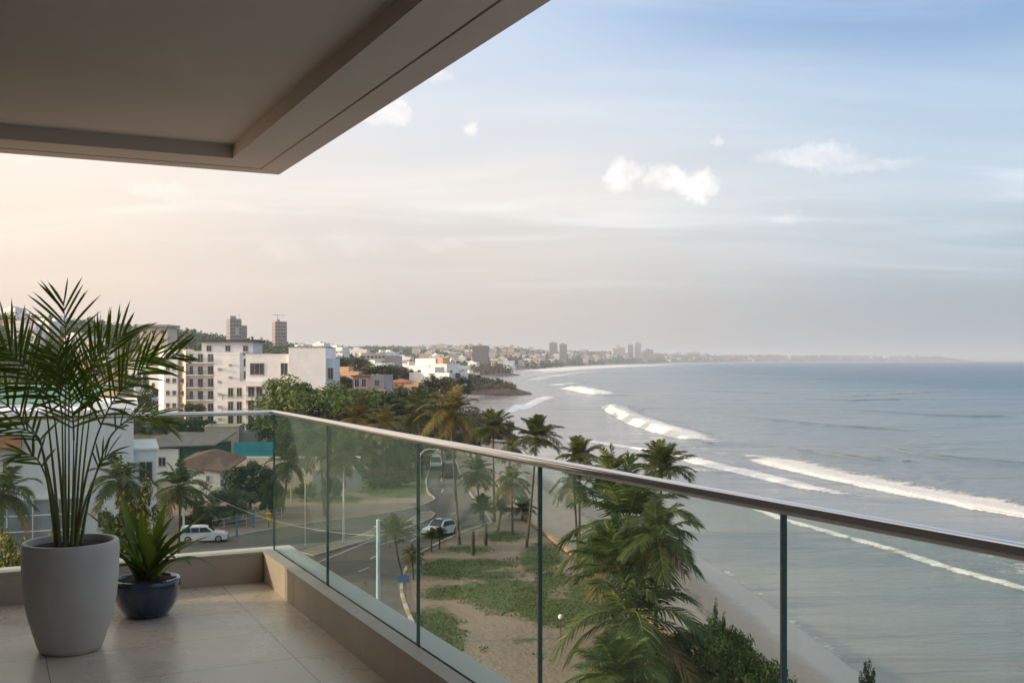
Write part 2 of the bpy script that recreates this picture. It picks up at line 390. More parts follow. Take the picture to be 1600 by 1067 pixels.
def build_sea():
    a = np.radians(np.concatenate([np.linspace(-16, 30, 760), np.linspace(30.3, 44, 40)]))
    inv = np.concatenate([np.linspace(520, 150, 300), np.linspace(149.7, 40, 360), np.linspace(39.8, 8, 160), np.geomspace(7.85, 1.15, 60)])
    r = 20*F/inv
    X, Y, Fq = fan(r, a)
    sd = polydist(X, Y, COAST)
    keep = (sd[Fq] < 14).any(1); Fq = Fq[keep]
    used = np.unique(Fq); remap = np.zeros(len(X), int); remap[used] = np.arange(len(used)); Fq = remap[Fq]; X, Y, sd = X[used], Y[used], sd[used]
    z = np.full(X.shape, -3.0); foam = np.zeros(X.shape)
    off = np.clip(-sd/60, 0, 1)*np.exp(-np.maximum(Y-400, 0)/900)
    w1 = fbm(X/26+9, Y/60+3+X/80, 21, 3)-.5; z += off*w1*.9
    jit = (fbm(X/9, Y/9, 31, 3)-.5)
    for pts, A, wid, amt in WAVES:
        gp = [S(*p) for p in pts]
        xs = [p[0] for p in gp]; ys = [p[1] for p in gp]
        sel = np.where((X > min(xs)-wid*4) & (X < max(xs)+wid*4) & (Y > min(ys)-wid*4) & (Y < max(ys)+wid*5))[0]
        if not len(sel): continue
        x, y = X[sel], Y[sel]
        d = polydist(x, y, gp)                         # sign: positive on the seaward (far) side for lines running left to right
        d = d+jit[sel]*wid*.22
        # taper at the ends
        L = np.array(gp); seg = np.hypot(*(L[1:]-L[:-1]).T); tot = seg.sum()
        dstart = np.hypot(x-xs[0], y-ys[0]); dend = np.hypot(x-xs[-1], y-ys[-1])
        tp = np.clip(np.minimum(dstart, dend)/(tot*.12), 0, 1)
        cw = np.maximum(max(.7, wid*.16, A*1.5 if A > 1 else 0), y*y/33000*np.where(y < 215, 1.5, .42))
        prof = np.where(d < 0, np.exp(-(d/(cw*.7))**2), np.exp(-(d/(cw*2.6))**2))
        z[sel] += A*prof*tp*(.8+.4*fbm(x/5.0, y/5.0, 61, 4))
        f = np.where(d < 0, np.exp(-(d/(cw*1.1))**4), np.where(d < wid*.35, 1.0, np.exp(-(d-wid*.35)/(wid*.6))))*amt*np.sqrt(tp)
        foam[sel] = np.maximum(foam[sel], f)
    # swash at the water's edge and patches of old foam in the surf zone
    sw = .42*np.exp(-((sd+.4+1.2*(fbm(X/7, Y/7, 41)-.5))/.55)**2)*(Y < 700)
    foam = np.maximum(foam, sw)
    surf = np.clip(1-np.abs(-sd-34)/26, 0, 1)*(Y < 330)*.55+np.clip(1-np.abs(-sd-45)/60, 0, 1)*(Y >= 330)*.10*(Y < 2500)
    foam = np.maximum(foam, surf*np.clip((fbm(X/10, Y/14, 51)-.35)*2.4, 0, 1))
    far = np.clip(1-np.abs(-sd-30)/45, 0, 1)*(Y > 1300)*.5; foam = np.maximum(foam, far)
    me = np_mesh('sea', np.stack([X, Y, z], 1), Fq)
    set_attr(me, 'foam', foam); set_attr(me, 'off', np.clip(-sd, -20, 3000))
    m = bpy.data.materials.new('sea_water'); m.use_nodes = True; t = NT(m.node_tree); b = t.n['Principled BSDF']
    co = t.new('ShaderNodeTexCoord').outputs['Object']
    A = lambda nm: t.new('ShaderNodeAttribute', attribute_name=nm).outputs['Fac']
    off_, fo = A('off'), A('foam')
    nb = t.noise(t.mapping(co, (.012, .02, 1)), 1.0, 5, .6)
    offn = t.math('ADD', off_, t.math('MULTIPLY', t.math('SUBTRACT', nb, .5), t.math('MINIMUM', t.math('ADD', t.math('MULTIPLY', off_, .9), 3.0), 260.0)))
    c = t.ramp(t.math('POWER', t.math('DIVIDE', offn, 1500, clamp=True), .5), [(0, (.30, .265, .225)), (.075, (.265, .25, .22)), (.14, (.205, .22, .21)), (.25, (.125, .165, .17)), (.5, (.040, .098, .138)), (1, (.014, .060, .112))])
    fn = t.noise(co, 1.6, 7, .7, .5); fn2 = t.noise(t.mapping(co, (.16, .3, 1)), 1, 5, .65)
    fnm = t.mix(.5, fn, fn2)
    ff = t.mrange(t.math('ADD', fo, t.math('MULTIPLY', t.math('SUBTRACT', fnm, .5), 2.1)), .44, .68)
    c = t.mix(ff, c, t.mix(t.mrange(fn, .3, .65), (.60, .61, .60), (.84, .83, .81)))
    t.put(b.inputs['Base Color'], c); b.inputs['IOR'].default_value = 1.33
    t.put(b.inputs['Roughness'], t.mix(ff, t.mrange(off_, 5, 400, .12, .30), .8))
    # ripples: fine near the shore, longer swell outside
    h1 = t.noise(t.mapping(co, (.55, 1.0, 1), (0, 0, R(-20))), 1.0, 5, .6, .3)
    h2 = t.noise(t.mapping(co, (.045, .14, 1), (0, 0, R(-14))), 1.0, 5, .62, .5)
    h3 = t.noise(t.mapping(co, (.005, .017, 1), (0, 0, R(-6))), 1.0, 4, .6, .3)
    hh = t.math('ADD', t.math('MULTIPLY', h1, .30), t.math('ADD', t.math('MULTIPLY', h2, 1.5), t.math('MULTIPLY', h3, 9.0)))
    hh = t.math('ADD', hh, t.math('MULTIPLY', t.math('MULTIPLY', ff, fn), 2.2))
    bp = t.new('ShaderNodeBump'); bp.inputs['Distance'].default_value = 1.0
    t.put(bp.inputs['Strength'], t.mrange(off_, -2, 70, .10, .75)); t.put(bp.inputs['Height'], hh); t.l.new(bp.outputs[0], b.inputs['Normal'])
    tag(link_mesh('sea', me, m), kind='structure')
build_sea()
# roads
def ribbon(mb, pts, w, z0, z1, m=0, closed=False):
    """a strip of rectangular section along a polyline, each segment mitred"""
    pts = [Vector(p) for p in pts]; n = len(pts); L, Rr = [], []
    for i in range(n):
        a = pts[(i-1) % n] if closed or i > 0 else pts[i]; c = pts[(i+1) % n] if closed or i < n-1 else pts[i]
        d = (c-a).normalized(); nn = Vector((-d.y, d.x)); L.append(pts[i]+nn*w/2); Rr.append(pts[i]-nn*w/2)
    for i in range(n if closed else n-1):
        j = (i+1) % n
        vs = [(Rr[i].x, Rr[i].y, z0), (Rr[j].x, Rr[j].y, z0), (L[j].x, L[j].y, z0), (L[i].x, L[i].y, z0)]
        vs += [(v[0], v[1], z1) for v in vs]
        mm = m(i) if callable(m) else m
        mb.add(vs, [(4, 5, 6, 7), (0, 1, 5, 4), (2, 3, 7, 6), (3, 0, 4, 7), (1, 2, 6, 5)], mm)
def smooth_line(pts, n=6):
    out = []; P = [Vector(p) for p in pts]
    for i in range(len(P)-1):
        p0, p1, p2, p3 = P[max(i-1, 0)], P[i], P[i+1], P[min(i+2, len(P)-1)]
        for k in range(n):
            t = k/n; out.append(.5*((2*p1)+(p2-p0)*t+(2*p0-5*p1+4*p2-p3)*t*t+(3*p1-p0-3*p2+p3)*t**3))
    out.append(P[-1]); return [tuple(p) for p in out]
def build_roads():
    asphalt = pmat('asphalt', (.125, .112, .098), .85, .22, .35, .3, coords='Object', dirt=((.17, .14, .11), .55))
    white = pmat('road_paint', (.48, .46, .42), .7, .2, 3); kerbm = pmat('kerb_stone', (.40, .36, .31), .8, .2, 2); ochre = pmat('kerb_ochre', (.42, .27, .16), .8, .2, 2)
    right = smooth_line([G(*p) for p in [(703, 680), (708, 700), (713, 722), (722, 748), (738, 776), (756, 798), (768, 817)]])
    nearr = smooth_line([G(*p) for p in [(768, 817), (740, 826), (707, 839), (676, 854), (655, 866), (640, 881), (630, 900), (627, 922), (633, 945), (645, 975), (665, 1020), (700, 1080)]])
    plaza = smooth_line([G(*p) for p in [(-160, 915), (60, 886), (230, 862), (345, 842), (430, 826), (520, 813), (600, 803), (645, 794), (668, 786), (679, 779), (668, 768), (666, 750), (671, 733), (672, 716), (676, 696), (682, 680)]])
    outline = right+nearr[1:]+[(-8, 38), (-60, 38), (-70, 80)]+plaza
    mb = MB(); mb.add([(x, y, .012) for x, y in outline], [tuple(range(len(outline)))[::-1]])
    o = mb.build('road', asphalt); tag(o, kind='structure')
    bm_fix(o.data)
    k = MB(); ribbon(k, nearr, .24, .0, .14, lambda i: (i//2) % 2); ribbon(k, right, .2, 0, .13, 2); ribbon(k, plaza, .2, 0, .13, 2)
    isl = [G(*p) for p in [(470, 863), (560, 839), (640, 813), (661, 801), (672, 799.5), (679, 803), (674, 810), (653, 820), (588, 840), (490, 869)]]
    ribbon(k, isl, .22, 0, .13, 2, True)
    tag(k.build('kerb', [white, ochre, kerbm]), kind='structure')
    i = MB(); i.add([(x, y, .10) for x, y in isl], [tuple(range(len(isl)))[::-1]]); o = i.build('pavement', pmat('paving_sandy', (.30, .25, .20), .9, .25, .8)); tag(o, kind='structure'); bm_fix(o.data)
    mk = MB()
    for a, b_ in [((586, 842), (495, 879)), ((560, 893), (577, 886)), ((578, 873), (588, 868.5)), ((705, 803.5), (716, 799.5)), ((690, 770), (692, 764)), ((689, 752), (690, 747)), ((640, 846), (652, 840)), ((548, 936), (556, 920)), ((655, 833), (586, 853))]:
        ribbon(mk, [G(*a), G(*b_)], .16, .014, .018)
    tag(mk.build('road_marking', white), kind='structure')
    # low wall between the park and the beach
    wl = MB(); pts = smooth_line(WALL[2:-1], 4)
    ribbon(wl, pts, .35, -1.9, .22)
    w = empty('sea_wall', (0, 0, 0)); tag(w, 'long low rendered wall dividing the grassy park from the beach sand', 'wall')
    wl.build('wall', pmat('wall_render', (.42, .33, .25), .85, .2, 1.2), w)
    cp = MB(); ribbon(cp, pts, .46, .222, .30); cp.build('coping', pmat('coping_sunlit_orange', (.50, .30, .16), .8, .2, 2), w)  # orange sunlight on the wall top is put into the coping colour
import bmesh
def bm_fix(me):
    b = bmesh.new(); b.from_mesh(me); bmesh.ops.triangulate(b, faces=b.faces[:]); bmesh.ops.recalc_face_normals(b, faces=b.faces[:])
    for f in b.faces:
        if f.normal.z < 0: f.normal_flip()
    b.to_mesh(me); b.free()
build_roads()
# ------------------------------------------------------------------ the balcony
# local frame: x = b' (to the right rail's outside), y = a' (to the front rail's outside); origin at the glass corner on the floor
FZ = 15.4
BM = Matrix.Translation((-1.75, 7.76, FZ)) @ Matrix(((.897, -.443, 0, 0), (.443, .897, 0, 0), (0, 0, 1, 0), (0, 0, 0, 1)))
BLEFT, BBACK = 2.6, 9.6
def on_balcony(o): o.matrix_world = BM.copy(); return o
def glassmat():
    m = bpy.data.materials.new('balustrade_glass'); m.use_nodes = True; t = NT(m.node_tree); t.n.remove(t.n['Principled BSDF']); out = t.n['Material Output']
    tr = t.new('ShaderNodeBsdfTransparent'); co = t.new('ShaderNodeTexCoord').outputs['Object']
    sm = t.mrange(t.noise(t.mapping(co, (1, 1, .5)), 2.2, 5, .6), .35, .7)
    t.put(tr.inputs[0], t.mix(sm, (.875, .92, .90), (.85, .90, .878)))
    gl = t.new('ShaderNodeBsdfGlossy'); gl.inputs['Roughness'].default_value = .02; t.put(gl.inputs['Color'], (.52, .68, .60))
    df = t.new('ShaderNodeBsdfDiffuse'); t.put(df.inputs[0], (.30, .42, .36))
    ge_ = t.new('ShaderNodeNewGeometry'); cs = t.math('ABSOLUTE', t.vmath('DOT_PRODUCT', ge_.outputs['Normal'], ge_.outputs['Incoming']))
    fr = t.math('ADD', .035, t.math('MULTIPLY', .62, t.math('POWER', t.math('SUBTRACT', 1.0, cs), 5.0)), clamp=True)
    m1 = t.new('ShaderNodeMixShader'); drip = t.mrange(t.noise(t.mapping(co, (7, 7, .55)), 3, 6, .65), .54, .80, 0, .055); t.put(m1.inputs[0], t.math('ADD', t.mrange(sm, 0, 1, .006, .022), drip)); t.l.new(tr.outputs[0], m1.inputs[1]); t.l.new(df.outputs[0], m1.inputs[2])
    mx = t.new('ShaderNodeMixShader'); t.l.new(fr, mx.inputs[0]); t.l.new(m1.outputs[0], mx.inputs[1]); t.l.new(gl.outputs[0], mx.inputs[2])
    t.l.new(mx.outputs[0], out.inputs['Surface']); return m
def build_balcony():
    # floor of large polished tiles
    m = bpy.data.materials.new('floor_tiles'); m.use_nodes = True; t = NT(m.node_tree); b = t.n['Principled BSDF']
    co = t.new('ShaderNodeTexCoord').outputs['Object']
    br = t.new('ShaderNodeTexBrick'); br.offset = 0.0; br.squash = 1.0
    t.put(br.inputs['Vector'], t.mapping(co, (1, 1, 1), (0, 0, 0), (.40, .33, 0))); br.inputs['Scale'].default_value = 1.0; br.inputs['Mortar Size'].default_value = .003; br.inputs['Brick Width'].default_value = 1.2; br.inputs['Row Height'].default_value = .6
    br.inputs['Bias'].default_value = 0; t.put(br.inputs['Color1'], (0, 0, 0)); t.put(br.inputs['Color2'], (1, 1, 1))
    n1 = t.noise(co, 1.6, 7, .65, .6); n2 = t.noise(co, 9, 5, .6)
    c = t.mix(t.mrange(n1, .3, .7), (.60, .50, .40), (.645, .54, .44))
    c = t.mix(t.mrange(n2, .5, .8, 0, .18), c, (.52, .43, .345)); c = t.mix(t.math('MULTIPLY', br.outputs['Color'], .10), c, (.58, .50, .43))
    c = t.mix(t.math('MULTIPLY', br.outputs['Fac'], .8), c, (.16, .13, .11))
    t.put(b.inputs['Base Color'], c); t.put(b.inputs['Roughness'], t.mrange(t.math('ADD', n1, t.math('MULTIPLY', n2, .4)), .4, .95, .16, .42)); b.inputs['Specular IOR Level'].default_value = .45
    bp = t.new('ShaderNodeBump'); bp.inputs['Distance'].default_value = .002; bp.inputs['Strength'].default_value = .4
    t.put(bp.inputs['Height'], t.math('ADD', n2, t.math('MULTIPLY', br.outputs['Fac'], -1.5))); t.l.new(bp.outputs[0], b.inputs['Normal'])
    mb = MB(); mb.box(-BLEFT, -BBACK, -.20, -.09, -.09, 0); tag(on_balcony(mb.build('floor', m)), kind='structure')
    # soffit with a recessed field and a drip groove
    cm = pmat('soffit_paint', (.50, .415, .335), .85, .05, .8, .05, dirt=((.38, .31, .25), .5))
    z0 = 2.97; mb = MB()
    o_ = .05
    def ring(x1, y1, x2, y2, za, zb):          # frame strip between offsets measured in from the outer edge: right arm and front arm
        mb.box(-x2, -BBACK, za, -x1, -y1, zb); mb.box(-BLEFT, -y2, za, -x2, -y1, zb)
    ring(-o_, -o_, .115, .115, z0, z0+.42)
    ring(.115, .115, .127, .127, z0+.016, z0+.42)
    ring(.127, .127, .385, .43, z0+.003, z0+.42)
    mb.box(-BLEFT, -BBACK, z0+.095, -.385, -.43, z0+.42)
    tag(on_balcony(mb.build('ceiling', cm)), kind='structure')
    wm = pmat('house_render', (.72, .64, .55), .85, .06, .7, .08)
    mb = MB(); mb.box(-BLEFT-.2, -BBACK, -.2, -BLEFT-.002, .10, z0+.42, 1); mb.box(-BLEFT-.2, -BBACK-.2, -.2, .3, -BBACK-.002, z0+.42)  # first box: unseen left wall added to keep low sun off the floor
    tag(on_balcony(mb.build('house_and_sun_block_wall', [wm, pmat('sun_block_render', (.26, .235, .21), .9, .1, .7)])), kind='structure')  # added left wall is dark so the glass reflects it less
    # parapet kerb under the glass
    pw = on_balcony(empty('parapet_wall', (0, 0, 0))); tag(pw, 'low stone faced kerb wall along the balcony edge under the glass', 'wall')
    st = pmat('parapet_stone', (.47, .395, .325), .5, .10, 3.0, .06, dirt=((.36, .29, .23), .45)); lt = pmat('outer_render', (.66, .64, .58), .8, .06, 1.5)
    dk = pmat('joint_shadow_gap', (.05, .045, .04), .9, .1, 5)
    ja = [0.0, .95, 2.42, 3.9, 5.4, 6.9, 8.4, BBACK]
    for a0, a1 in zip(ja[:-1], ja[1:]):
        y0, y1 = -a1+.002, -a0-.002
        if a0 == 0: y1 = -.0885
        mb = MB(); mb.box(-.100, y0, -.02, -.088, y1, .196); mb.build('facing_slab', st, pw)
        mb = MB(); mb.box(-.104, y0, .198, -.016, (y1 if a0 else -.016), .217); mb.build('coping', st, pw)
    for b0, b1 in ((.1045, 1.18), (1.184, BLEFT)):
        mb = MB(); mb.box(-b1, -.100, -.02, -b0, -.088, .196); mb.build('facing_slab', st, pw)
        mb = MB(); mb.box(-b1, -.104, .198, -b0, -.016, .217); mb.build('coping', st, pw)
    mb = MB(); mb.box(-.086, -BBACK, -.6, -.012, -.012, .195); mb.box(-BLEFT, -.086, -.6, -.0865, -.012, .195); mb.box(-.0155, -BBACK, .12, .0155, .0155, .19); mb.box(-BLEFT, -.0115, .12, -.016, .0155, .19)
    mb.build('core', dk, pw)
    mb = MB(); mb.box(.016, -BBACK, -.6, .155, .155, .205); mb.box(-BLEFT, .016, -.6, .0155, .155, .205); mb.build('outer_face', lt, pw)
    mb = MB(); mb.box(.1555, -BBACK, -.9, .235, .235, .10); mb.box(-BLEFT, .1555, -.9, .155, .235, .10); mb.build('outer_ledge', lt, pw)
    # glass balustrade
    gm = glassmat(); ge = bpy.data.materials.new('glass_edge'); ge.use_nodes = True; t = NT(ge.node_tree); b = t.n['Principled BSDF']
    b.inputs['Base Color'].default_value = (.015, .085, .070, 1); b.inputs['Roughness'].default_value = .15
    steel = bpy.data.materials.new('rail_steel'); steel.use_nodes = True; t = NT(steel.node_tree); b = t.n['Principled BSDF']; co = t.new('ShaderNodeTexCoord').outputs['Object']
    n = t.noise(t.mapping(co, (6, .4, 6)), 3, 5, .6); t.put(b.inputs['Base Color'], t.mix(n, (.60, .545, .49), (.72, .675, .62))); b.inputs['Metallic'].default_value = 1; t.put(b.inputs['Roughness'], t.mrange(n, .3, .7, .05, .15))
    bl = on_balcony(empty('glass_balustrade', (0, 0, 0))); tag(bl, 'frameless glass balustrade with steel top rail round the balcony corner', 'balustrade')
    def pane(x0, y0, x1, y1):
        # long faces glass, the narrow edges dark green
        z0_, z1_ = .19, 1.196
        v = [(x, y, z) for z in (z0_, z1_) for x, y in ((x0, y0), (x1, y0), (x1, y1), (x0, y1))]
        mb = MB(); alongy = abs(y1-y0) > abs(x1-x0)
        big = [(3, 0, 4, 7), (1, 2, 6, 5)] if alongy else [(0, 1, 5, 4), (2, 3, 7, 6)]
        sm = [(0, 1, 5, 4), (2, 3, 7, 6)] if alongy else [(3, 0, 4, 7), (1, 2, 6, 5)]
        mb.add(v, big, 0); mb.add(v, sm+[(3, 2, 1, 0), (4, 5, 6, 7)], 1)
        mb.build('glass_pane', [gm, ge], bl)
    ga = [.012, 1.38, 2.92, 4.19, 5.56, 6.95, 8.3, BBACK-.01]
    for a0, a1 in zip(ga[:-1], ga[1:]): pane(-.0075, -a1+.005, .0075, -a0-.005 if a0 > .1 else -.009)
    seal = pmat('joint_seal', (.50, .51, .49), .4, .06, 5)
    for a_ in ga[1:-1]: mb = MB(); mb.box(-.0085, -a_-.0035, .196, .0085, -a_+.0035, 1.194); mb.build('seal', seal, bl)
    pane(-2.2, -.0075, .0075, .0075)
    pane(-BLEFT+.01, -.0075, -2.21, .0075)
    # rounded flat steel rail
    def rail(pts):
        mb = MB(); sec = [(.0275*abs(math.cos(a))**.55*(1 if math.cos(a) > 0 else -1), .017*abs(math.sin(a))**.55*(1 if math.sin(a) > 0 else -1)) for a in [2*math.pi*k/20 for k in range(20)]]
        rows = []
        for (x, y, z), (nx, ny) in pts: rows.append([(x+s*nx, y+s*ny, z+h) for s, h in sec])
        for r_ in rows: mb.v += r_
        for i in range(len(rows)-1):
            for k in range(20): mb.f.append((i*20+k, i*20+(k+1) % 20, (i+1)*20+(k+1) % 20, (i+1)*20+k)); mb.m.append(0)
        o = mb.build('handrail', steel, bl, True)
        o.data.set_sharp_from_angle(angle=R(50))
    Z = 1.213
    rail([((-BLEFT, 0, Z), (0, 1)), ((-.03, 0, Z), (0, 1)), ((0, 0, Z), (-.72, .72)), ((0, -.03, Z), (-1, 0)), ((0, -2.9, Z), (-1, 0)), ((0, -5.56, Z), (-1, 0)), ((0, -BBACK, Z), (-1, 0))])
build_balcony()
# ------------------------------------------------------------------ potted plants on the floor
def leaf_strip(mb, pts, w, n, side, m=0, tipw=.05, fold=.25):
    """a tapering folded blade along pts; side = the blade's width direction"""
    P = [Vector(p) for p in pts]; K = len(P)-1; b = len(mb.v)
    for i, p in enumerate(P):
        t_ = i/K; ww = w*(math.sin(math.pi*min(1, (t_*.86+.14)))**.6 if t_ < 1 else tipw)
        d = (P[min(i+1, K)]-P[max(i-1, 0)]).normalized(); s = Vector(side); s = (s-d*s.dot(d)); s = s.normalized() if s.length > 1e-5 else d.orthogonal().normalized()
        nn = s.cross(d)
        mb.v += [tuple(p-s*ww*.5+nn*ww*fold), tuple(p), tuple(p+s*ww*.5+nn*ww*fold)]
    for i in range(K):
        for k in (0, 1):
            a = b+i*3+k; mb.f.append((a, a+1, a+4, a+3)); mb.m.append(m)
def bez(p0, p1, p2, t): return p0*((1-t)**2)+p1*(2*t*(1-t))+p2*(t*t)
def pinnate(mb, p0, p1, p2, nleaf, length, width, start=.12, stemr=.006, rng=random, droop=.25, m=1, ms=0, normal=None, ang=(70, 28), segs=3):
    """a feather frond: rachis bezier p0 p1 p2 and leaflets on both sides"""
    p0, p1, p2 = Vector(p0), Vector(p1), Vector(p2)
    N = 14; mb.tube([bez(p0, p1, p2, i/N) for i in range(N+1)], [stemr*(1-.8*i/N) for i in range(N+1)], 5, ms, False)
    for i in range(nleaf):
        t_ = start+(1-start)*(i+.5)/nleaf
        for sgn in (-1, 1):
            tt = min(.995, t_+rng.uniform(-.35, .35)/nleaf); p = bez(p0, p1, p2, tt); d = (bez(p0, p1, p2, min(1, tt+.02))-bez(p0, p1, p2, tt-.02)).normalized()
            up = Vector(normal) if normal is not None else Vector((0, 0, 1))
            sd = d.cross(up); sd = sd.normalized() if sd.length > .05 else Vector((1, 0, 0)); nn = sd.cross(d).normalized()
            u = (t_-start)/(1-start); a = R(ang[0]+(ang[1]-ang[0])*u+rng.uniform(-7, 7))
            L = length*(.55+.45*math.sin(math.pi*min(1, .18+.70*u)))*rng.uniform(.88, 1.1)
            if u > .9: L *= .8
            v = (d*math.cos(a)+sd*sgn*math.sin(a)+nn*rng.uniform(.05, .28)).normalized()
            pts = []
            for k in range(segs+1):
                q = k/segs; pts.append(p+v*L*q+Vector((0, 0, -1))*droop*L*q*q)
            leaf_strip(mb, pts, width*rng.uniform(.85, 1.1), segs, d, m)
def build_pots():
    rng = random.Random(4)
    pale = pmat('pot_concrete', (.52, .485, .445), .55, .07, 3, .05, dirt=((.36, .33, .30), .5)); soil = pmat('potting_soil', (.035, .024, .017), .95, .5, 30, 1.0)
    stemg = pmat('palm_cane', (.16, .17, .045), .5, .35, 6, dirt=((.22, .15, .06), .7)); lf = leafmat('areca_leaf', (.070, .110, .018), (.135, .190, .030), (.24, .27, .055), .45, .38)
    px0, py0 = -2.44, 5.84
    pp = empty('potted_palm', (px0, py0, FZ)); tag(pp, 'tall feathery areca palm growing in the large pale grey tapered pot', 'potted plant')
    prof = [(0, .0), (.150, .0), (.160, .006), (.172, .03), (.197, .115), (.223, .205), (.240, .30), (.249, .40), (.2525, .50), (.2535, .56), (.251, .595), (.246, .602), (.228, .602), (.223, .595), (.222, .50), (.215, .45)]
    mb = MB(); mb.lathe(prof, 64); mb.build('pot', pale, pp, True).data.set_sharp_from_angle(angle=R(40))
    mb = MB(); mb.lathe([(0, .578), (.1, .58), (.17, .572), (.2215, .566)], 40); o = mb.build('soil', soil, pp, True)
    s = 1/282.5
    def L(px, py, dy=0.0): return Vector(((px-111)*s, dy, (1017-py)*s))
    # canes and fronds: (soil px, depth), leaf-base px, control px, tip px + depths, leaflets, length
    fr = [((104, 852, 0), (100, 640, .02), (101, 540, .04), (97, 472, .02), 15, .27, (0, -1, .1)),       # upright centre frond
          ((120, 850, 0), (150, 690, .0), (190, 580, -.05), (290, 556, -.12), 20, .27, (-.25, -.9, .4)),     # long right frond
          ((96, 848, .05), (80, 660, .05), (30, 520, .1), (-60, 520, .15), 20, .27, (.2, -.9, .5)),
          ((92, 852, -.03), (70, 690, -.05), (10, 590, -.12), (-90, 600, -.2), 20, .26, (.2, -.9, .5)),
          ((112, 850, .06), (120, 660, .1), (130, 560, .15), (176, 520, .22), 20, .27, (-.3, -.9, .3)),
          ((100, 855, -.05), (85, 640, -.1), (70, 560, -.2), (24, 535, -.3), 18, .26, (.3, -.8, .5)),
          ((118, 852, -.04), (135, 650, -.1), (160, 580, -.2), (196, 545, -.32), 20, .26, (-.2, -.85, .5)),
          ((108, 856, -.05), (112, 650, -.12), (120, 580, -.28), (150, 560, -.50), 18, .25, (0, -.6, .8)),
          ((124, 852, .03), (165, 690, .05), (205, 630, .05), (262, 668, .05), 13, .17, (-.1, -.5, .9)),
          ((90, 853, .02), (62, 705, .04), (40, 650, .05), (-30, 690, .06), 13, .18, (.1, -.6, .9)),
          ((98, 850, .07), (90, 650, .15), (75, 585, .3), (45, 565, .45), 18, .25, (.1, .8, .6)),
          ((114, 850, .07), (125, 640, .16), (150, 560, .3), (200, 560, .42), 18, .25, (-.1, .8, .6)),
          ((122, 854, -.02), (152, 745, -.02), (168, 705, -.03), (182, 712, -.05), 8, .14, (-.1, -.6, .8)),
          ((92, 853, 0), (72, 740, -.02), (58, 700, -.03), (34, 716, -.05), 8, .15, (.1, -.6, .8)),
          ((110, 852, .02), (118, 690, -.02), (128, 620, -.1), (116, 560, -.2), 16, .25, (.1, -1, .2)),
          ]
    for (sx, sy, sz), (bx, by, bd), (cx, cy_, cdp), (tx, ty, td), n, ln, nv in fr:
        mb = MB(); base = L(sx, sy, sz); lb = L(bx, by, bd)
        mid = (base+lb)/2+Vector((rng.uniform(-.01, .01), 0, .0)); thick = rng.uniform(.0062, .0092)
        lean = Vector(((lb.x-base.x)*-.25, (lb.y-base.y)*-.25, 0))
        pts = [bez(base, mid+lean, lb, i/8) for i in range(9)]
        mb.tube(pts, [thick*(1.25-.75*i/8) for i in range(9)], 7, 0)
        pinnate(mb, lb, L(cx, cy_, cdp), L(tx, ty, td), int(n*.88), ln*1.14, .0155, .10, .0055, rng, .12, normal=nv, ang=(60, 20), segs=4)
        mb.build('frond', [stemg, lf], pp, False)
    # low blue bowl with strap leaves
    bx0, by0 = -2.29, 6.62; s = 1/249
    bp = empty('potted_plant', (bx0, by0, FZ)); tag(bp, 'bushy strap leaved plant in the glossy navy blue round bowl', 'potted plant')
    blue = pmat('bowl_glaze', (.009, .028, .066), .14, .25, 5, 0, spec=.6, coat=.6)
    prof = [(0, 0), (.112, 0), (.124, .006), (.150, .035), (.180, .085), (.198, .14), (.205, .19), (.204, .224), (.199, .236), (.188, .238), (.181, .228), (.178, .17)]
    mb = MB(); mb.lathe(prof, 56); mb.build('bowl', blue, bp, True)
    mb = MB(); mb.lathe([(0, .226), (.1, .23), (.1795, .218)], 36); mb.build('soil', pmat('bark_mulch', (.07, .04, .025), .95, .6, 40, 1.0), bp, True)
    lf2 = leafmat('strap_leaf', (.065, .11, .02), (.13, .185, .035), (.21, .24, .06), .25, .35)
    tips = [(163, 792), (152, 838), (158, 872), (208, 800), (262, 790), (250, 845), (318, 806), (308, 838), (326, 872), (312, 902), (290, 828), (232, 800), (180, 812), (172, 888), (285, 870), (265, 835), (205, 850), (300, 850), (190, 900), (275, 808), (178, 780), (322, 840), (298, 885), (255, 812), (146, 858)]
    for i, (tx, ty) in enumerate(tips):
        mb = MB(); dep = rng.uniform(-.22, .18); T = Vector(((tx-229)*s*1.14, dep*1.2, (962-ty)*s+.02)); B = Vector((rng.uniform(-.05, .05), rng.uniform(-.05, .05), .205))
        up = B.lerp(T, .5)+Vector((0, 0, .07+max(0, .34-(T.z-B.z))*.42))
        pts = [bez(B, up, T, k/9) for k in range(10)]
        side = (T-B).cross(Vector((0, 0, 1))); leaf_strip(mb, pts, rng.uniform(.056, .074), 9, side if side.length > .05 else (1, 0, 0), 0, .04, .22)
        mb.build('leaf', lf2, bp, True)
build_pots()
# ------------------------------------------------------------------ buildings
def winmats():
    g = pmat('window_glass', (.055, .06, .065), .12, .5, .6, spec=.6, rnd=.6); f = pmat('window_frame', (.42, .40, .37), .6, .1, 3); return g, f
WHITE = dict(var=.06, scale=.5, dirt=((.48, .44, .38), .35))
def wall_white(): return pmat('wall_white', (.80, .785, .76), .85, **WHITE)
def wall_cream(): return pmat('wall_cream', (.62, .53, .42), .85, .08, .5, dirt=((.42, .35, .27), .4))
def wall_ochre(): return pmat('wall_ochre', (.55, .36, .21), .85, .08, .5, dirt=((.38, .25, .16), .4))
def wall_pink(): return pmat('wall_pink', (.58, .40, .31), .85, .08, .5, dirt=((.40, .28, .22), .4))
def wall_grey(): return pmat('wall_grey', (.36, .34, .33), .85, .1, .4, dirt=((.24, .22, .21), .4))
def roof_tile(): return pmat('roof_tile', (.30, .13, .075), .85, .25, 1.2, .4, dirt=((.15, .09, .065), .6))
def roof_grey(): return pmat('roof_grey', (.22, .19, .165), .9, .2, .6, dirt=((.12, .10, .09), .5))
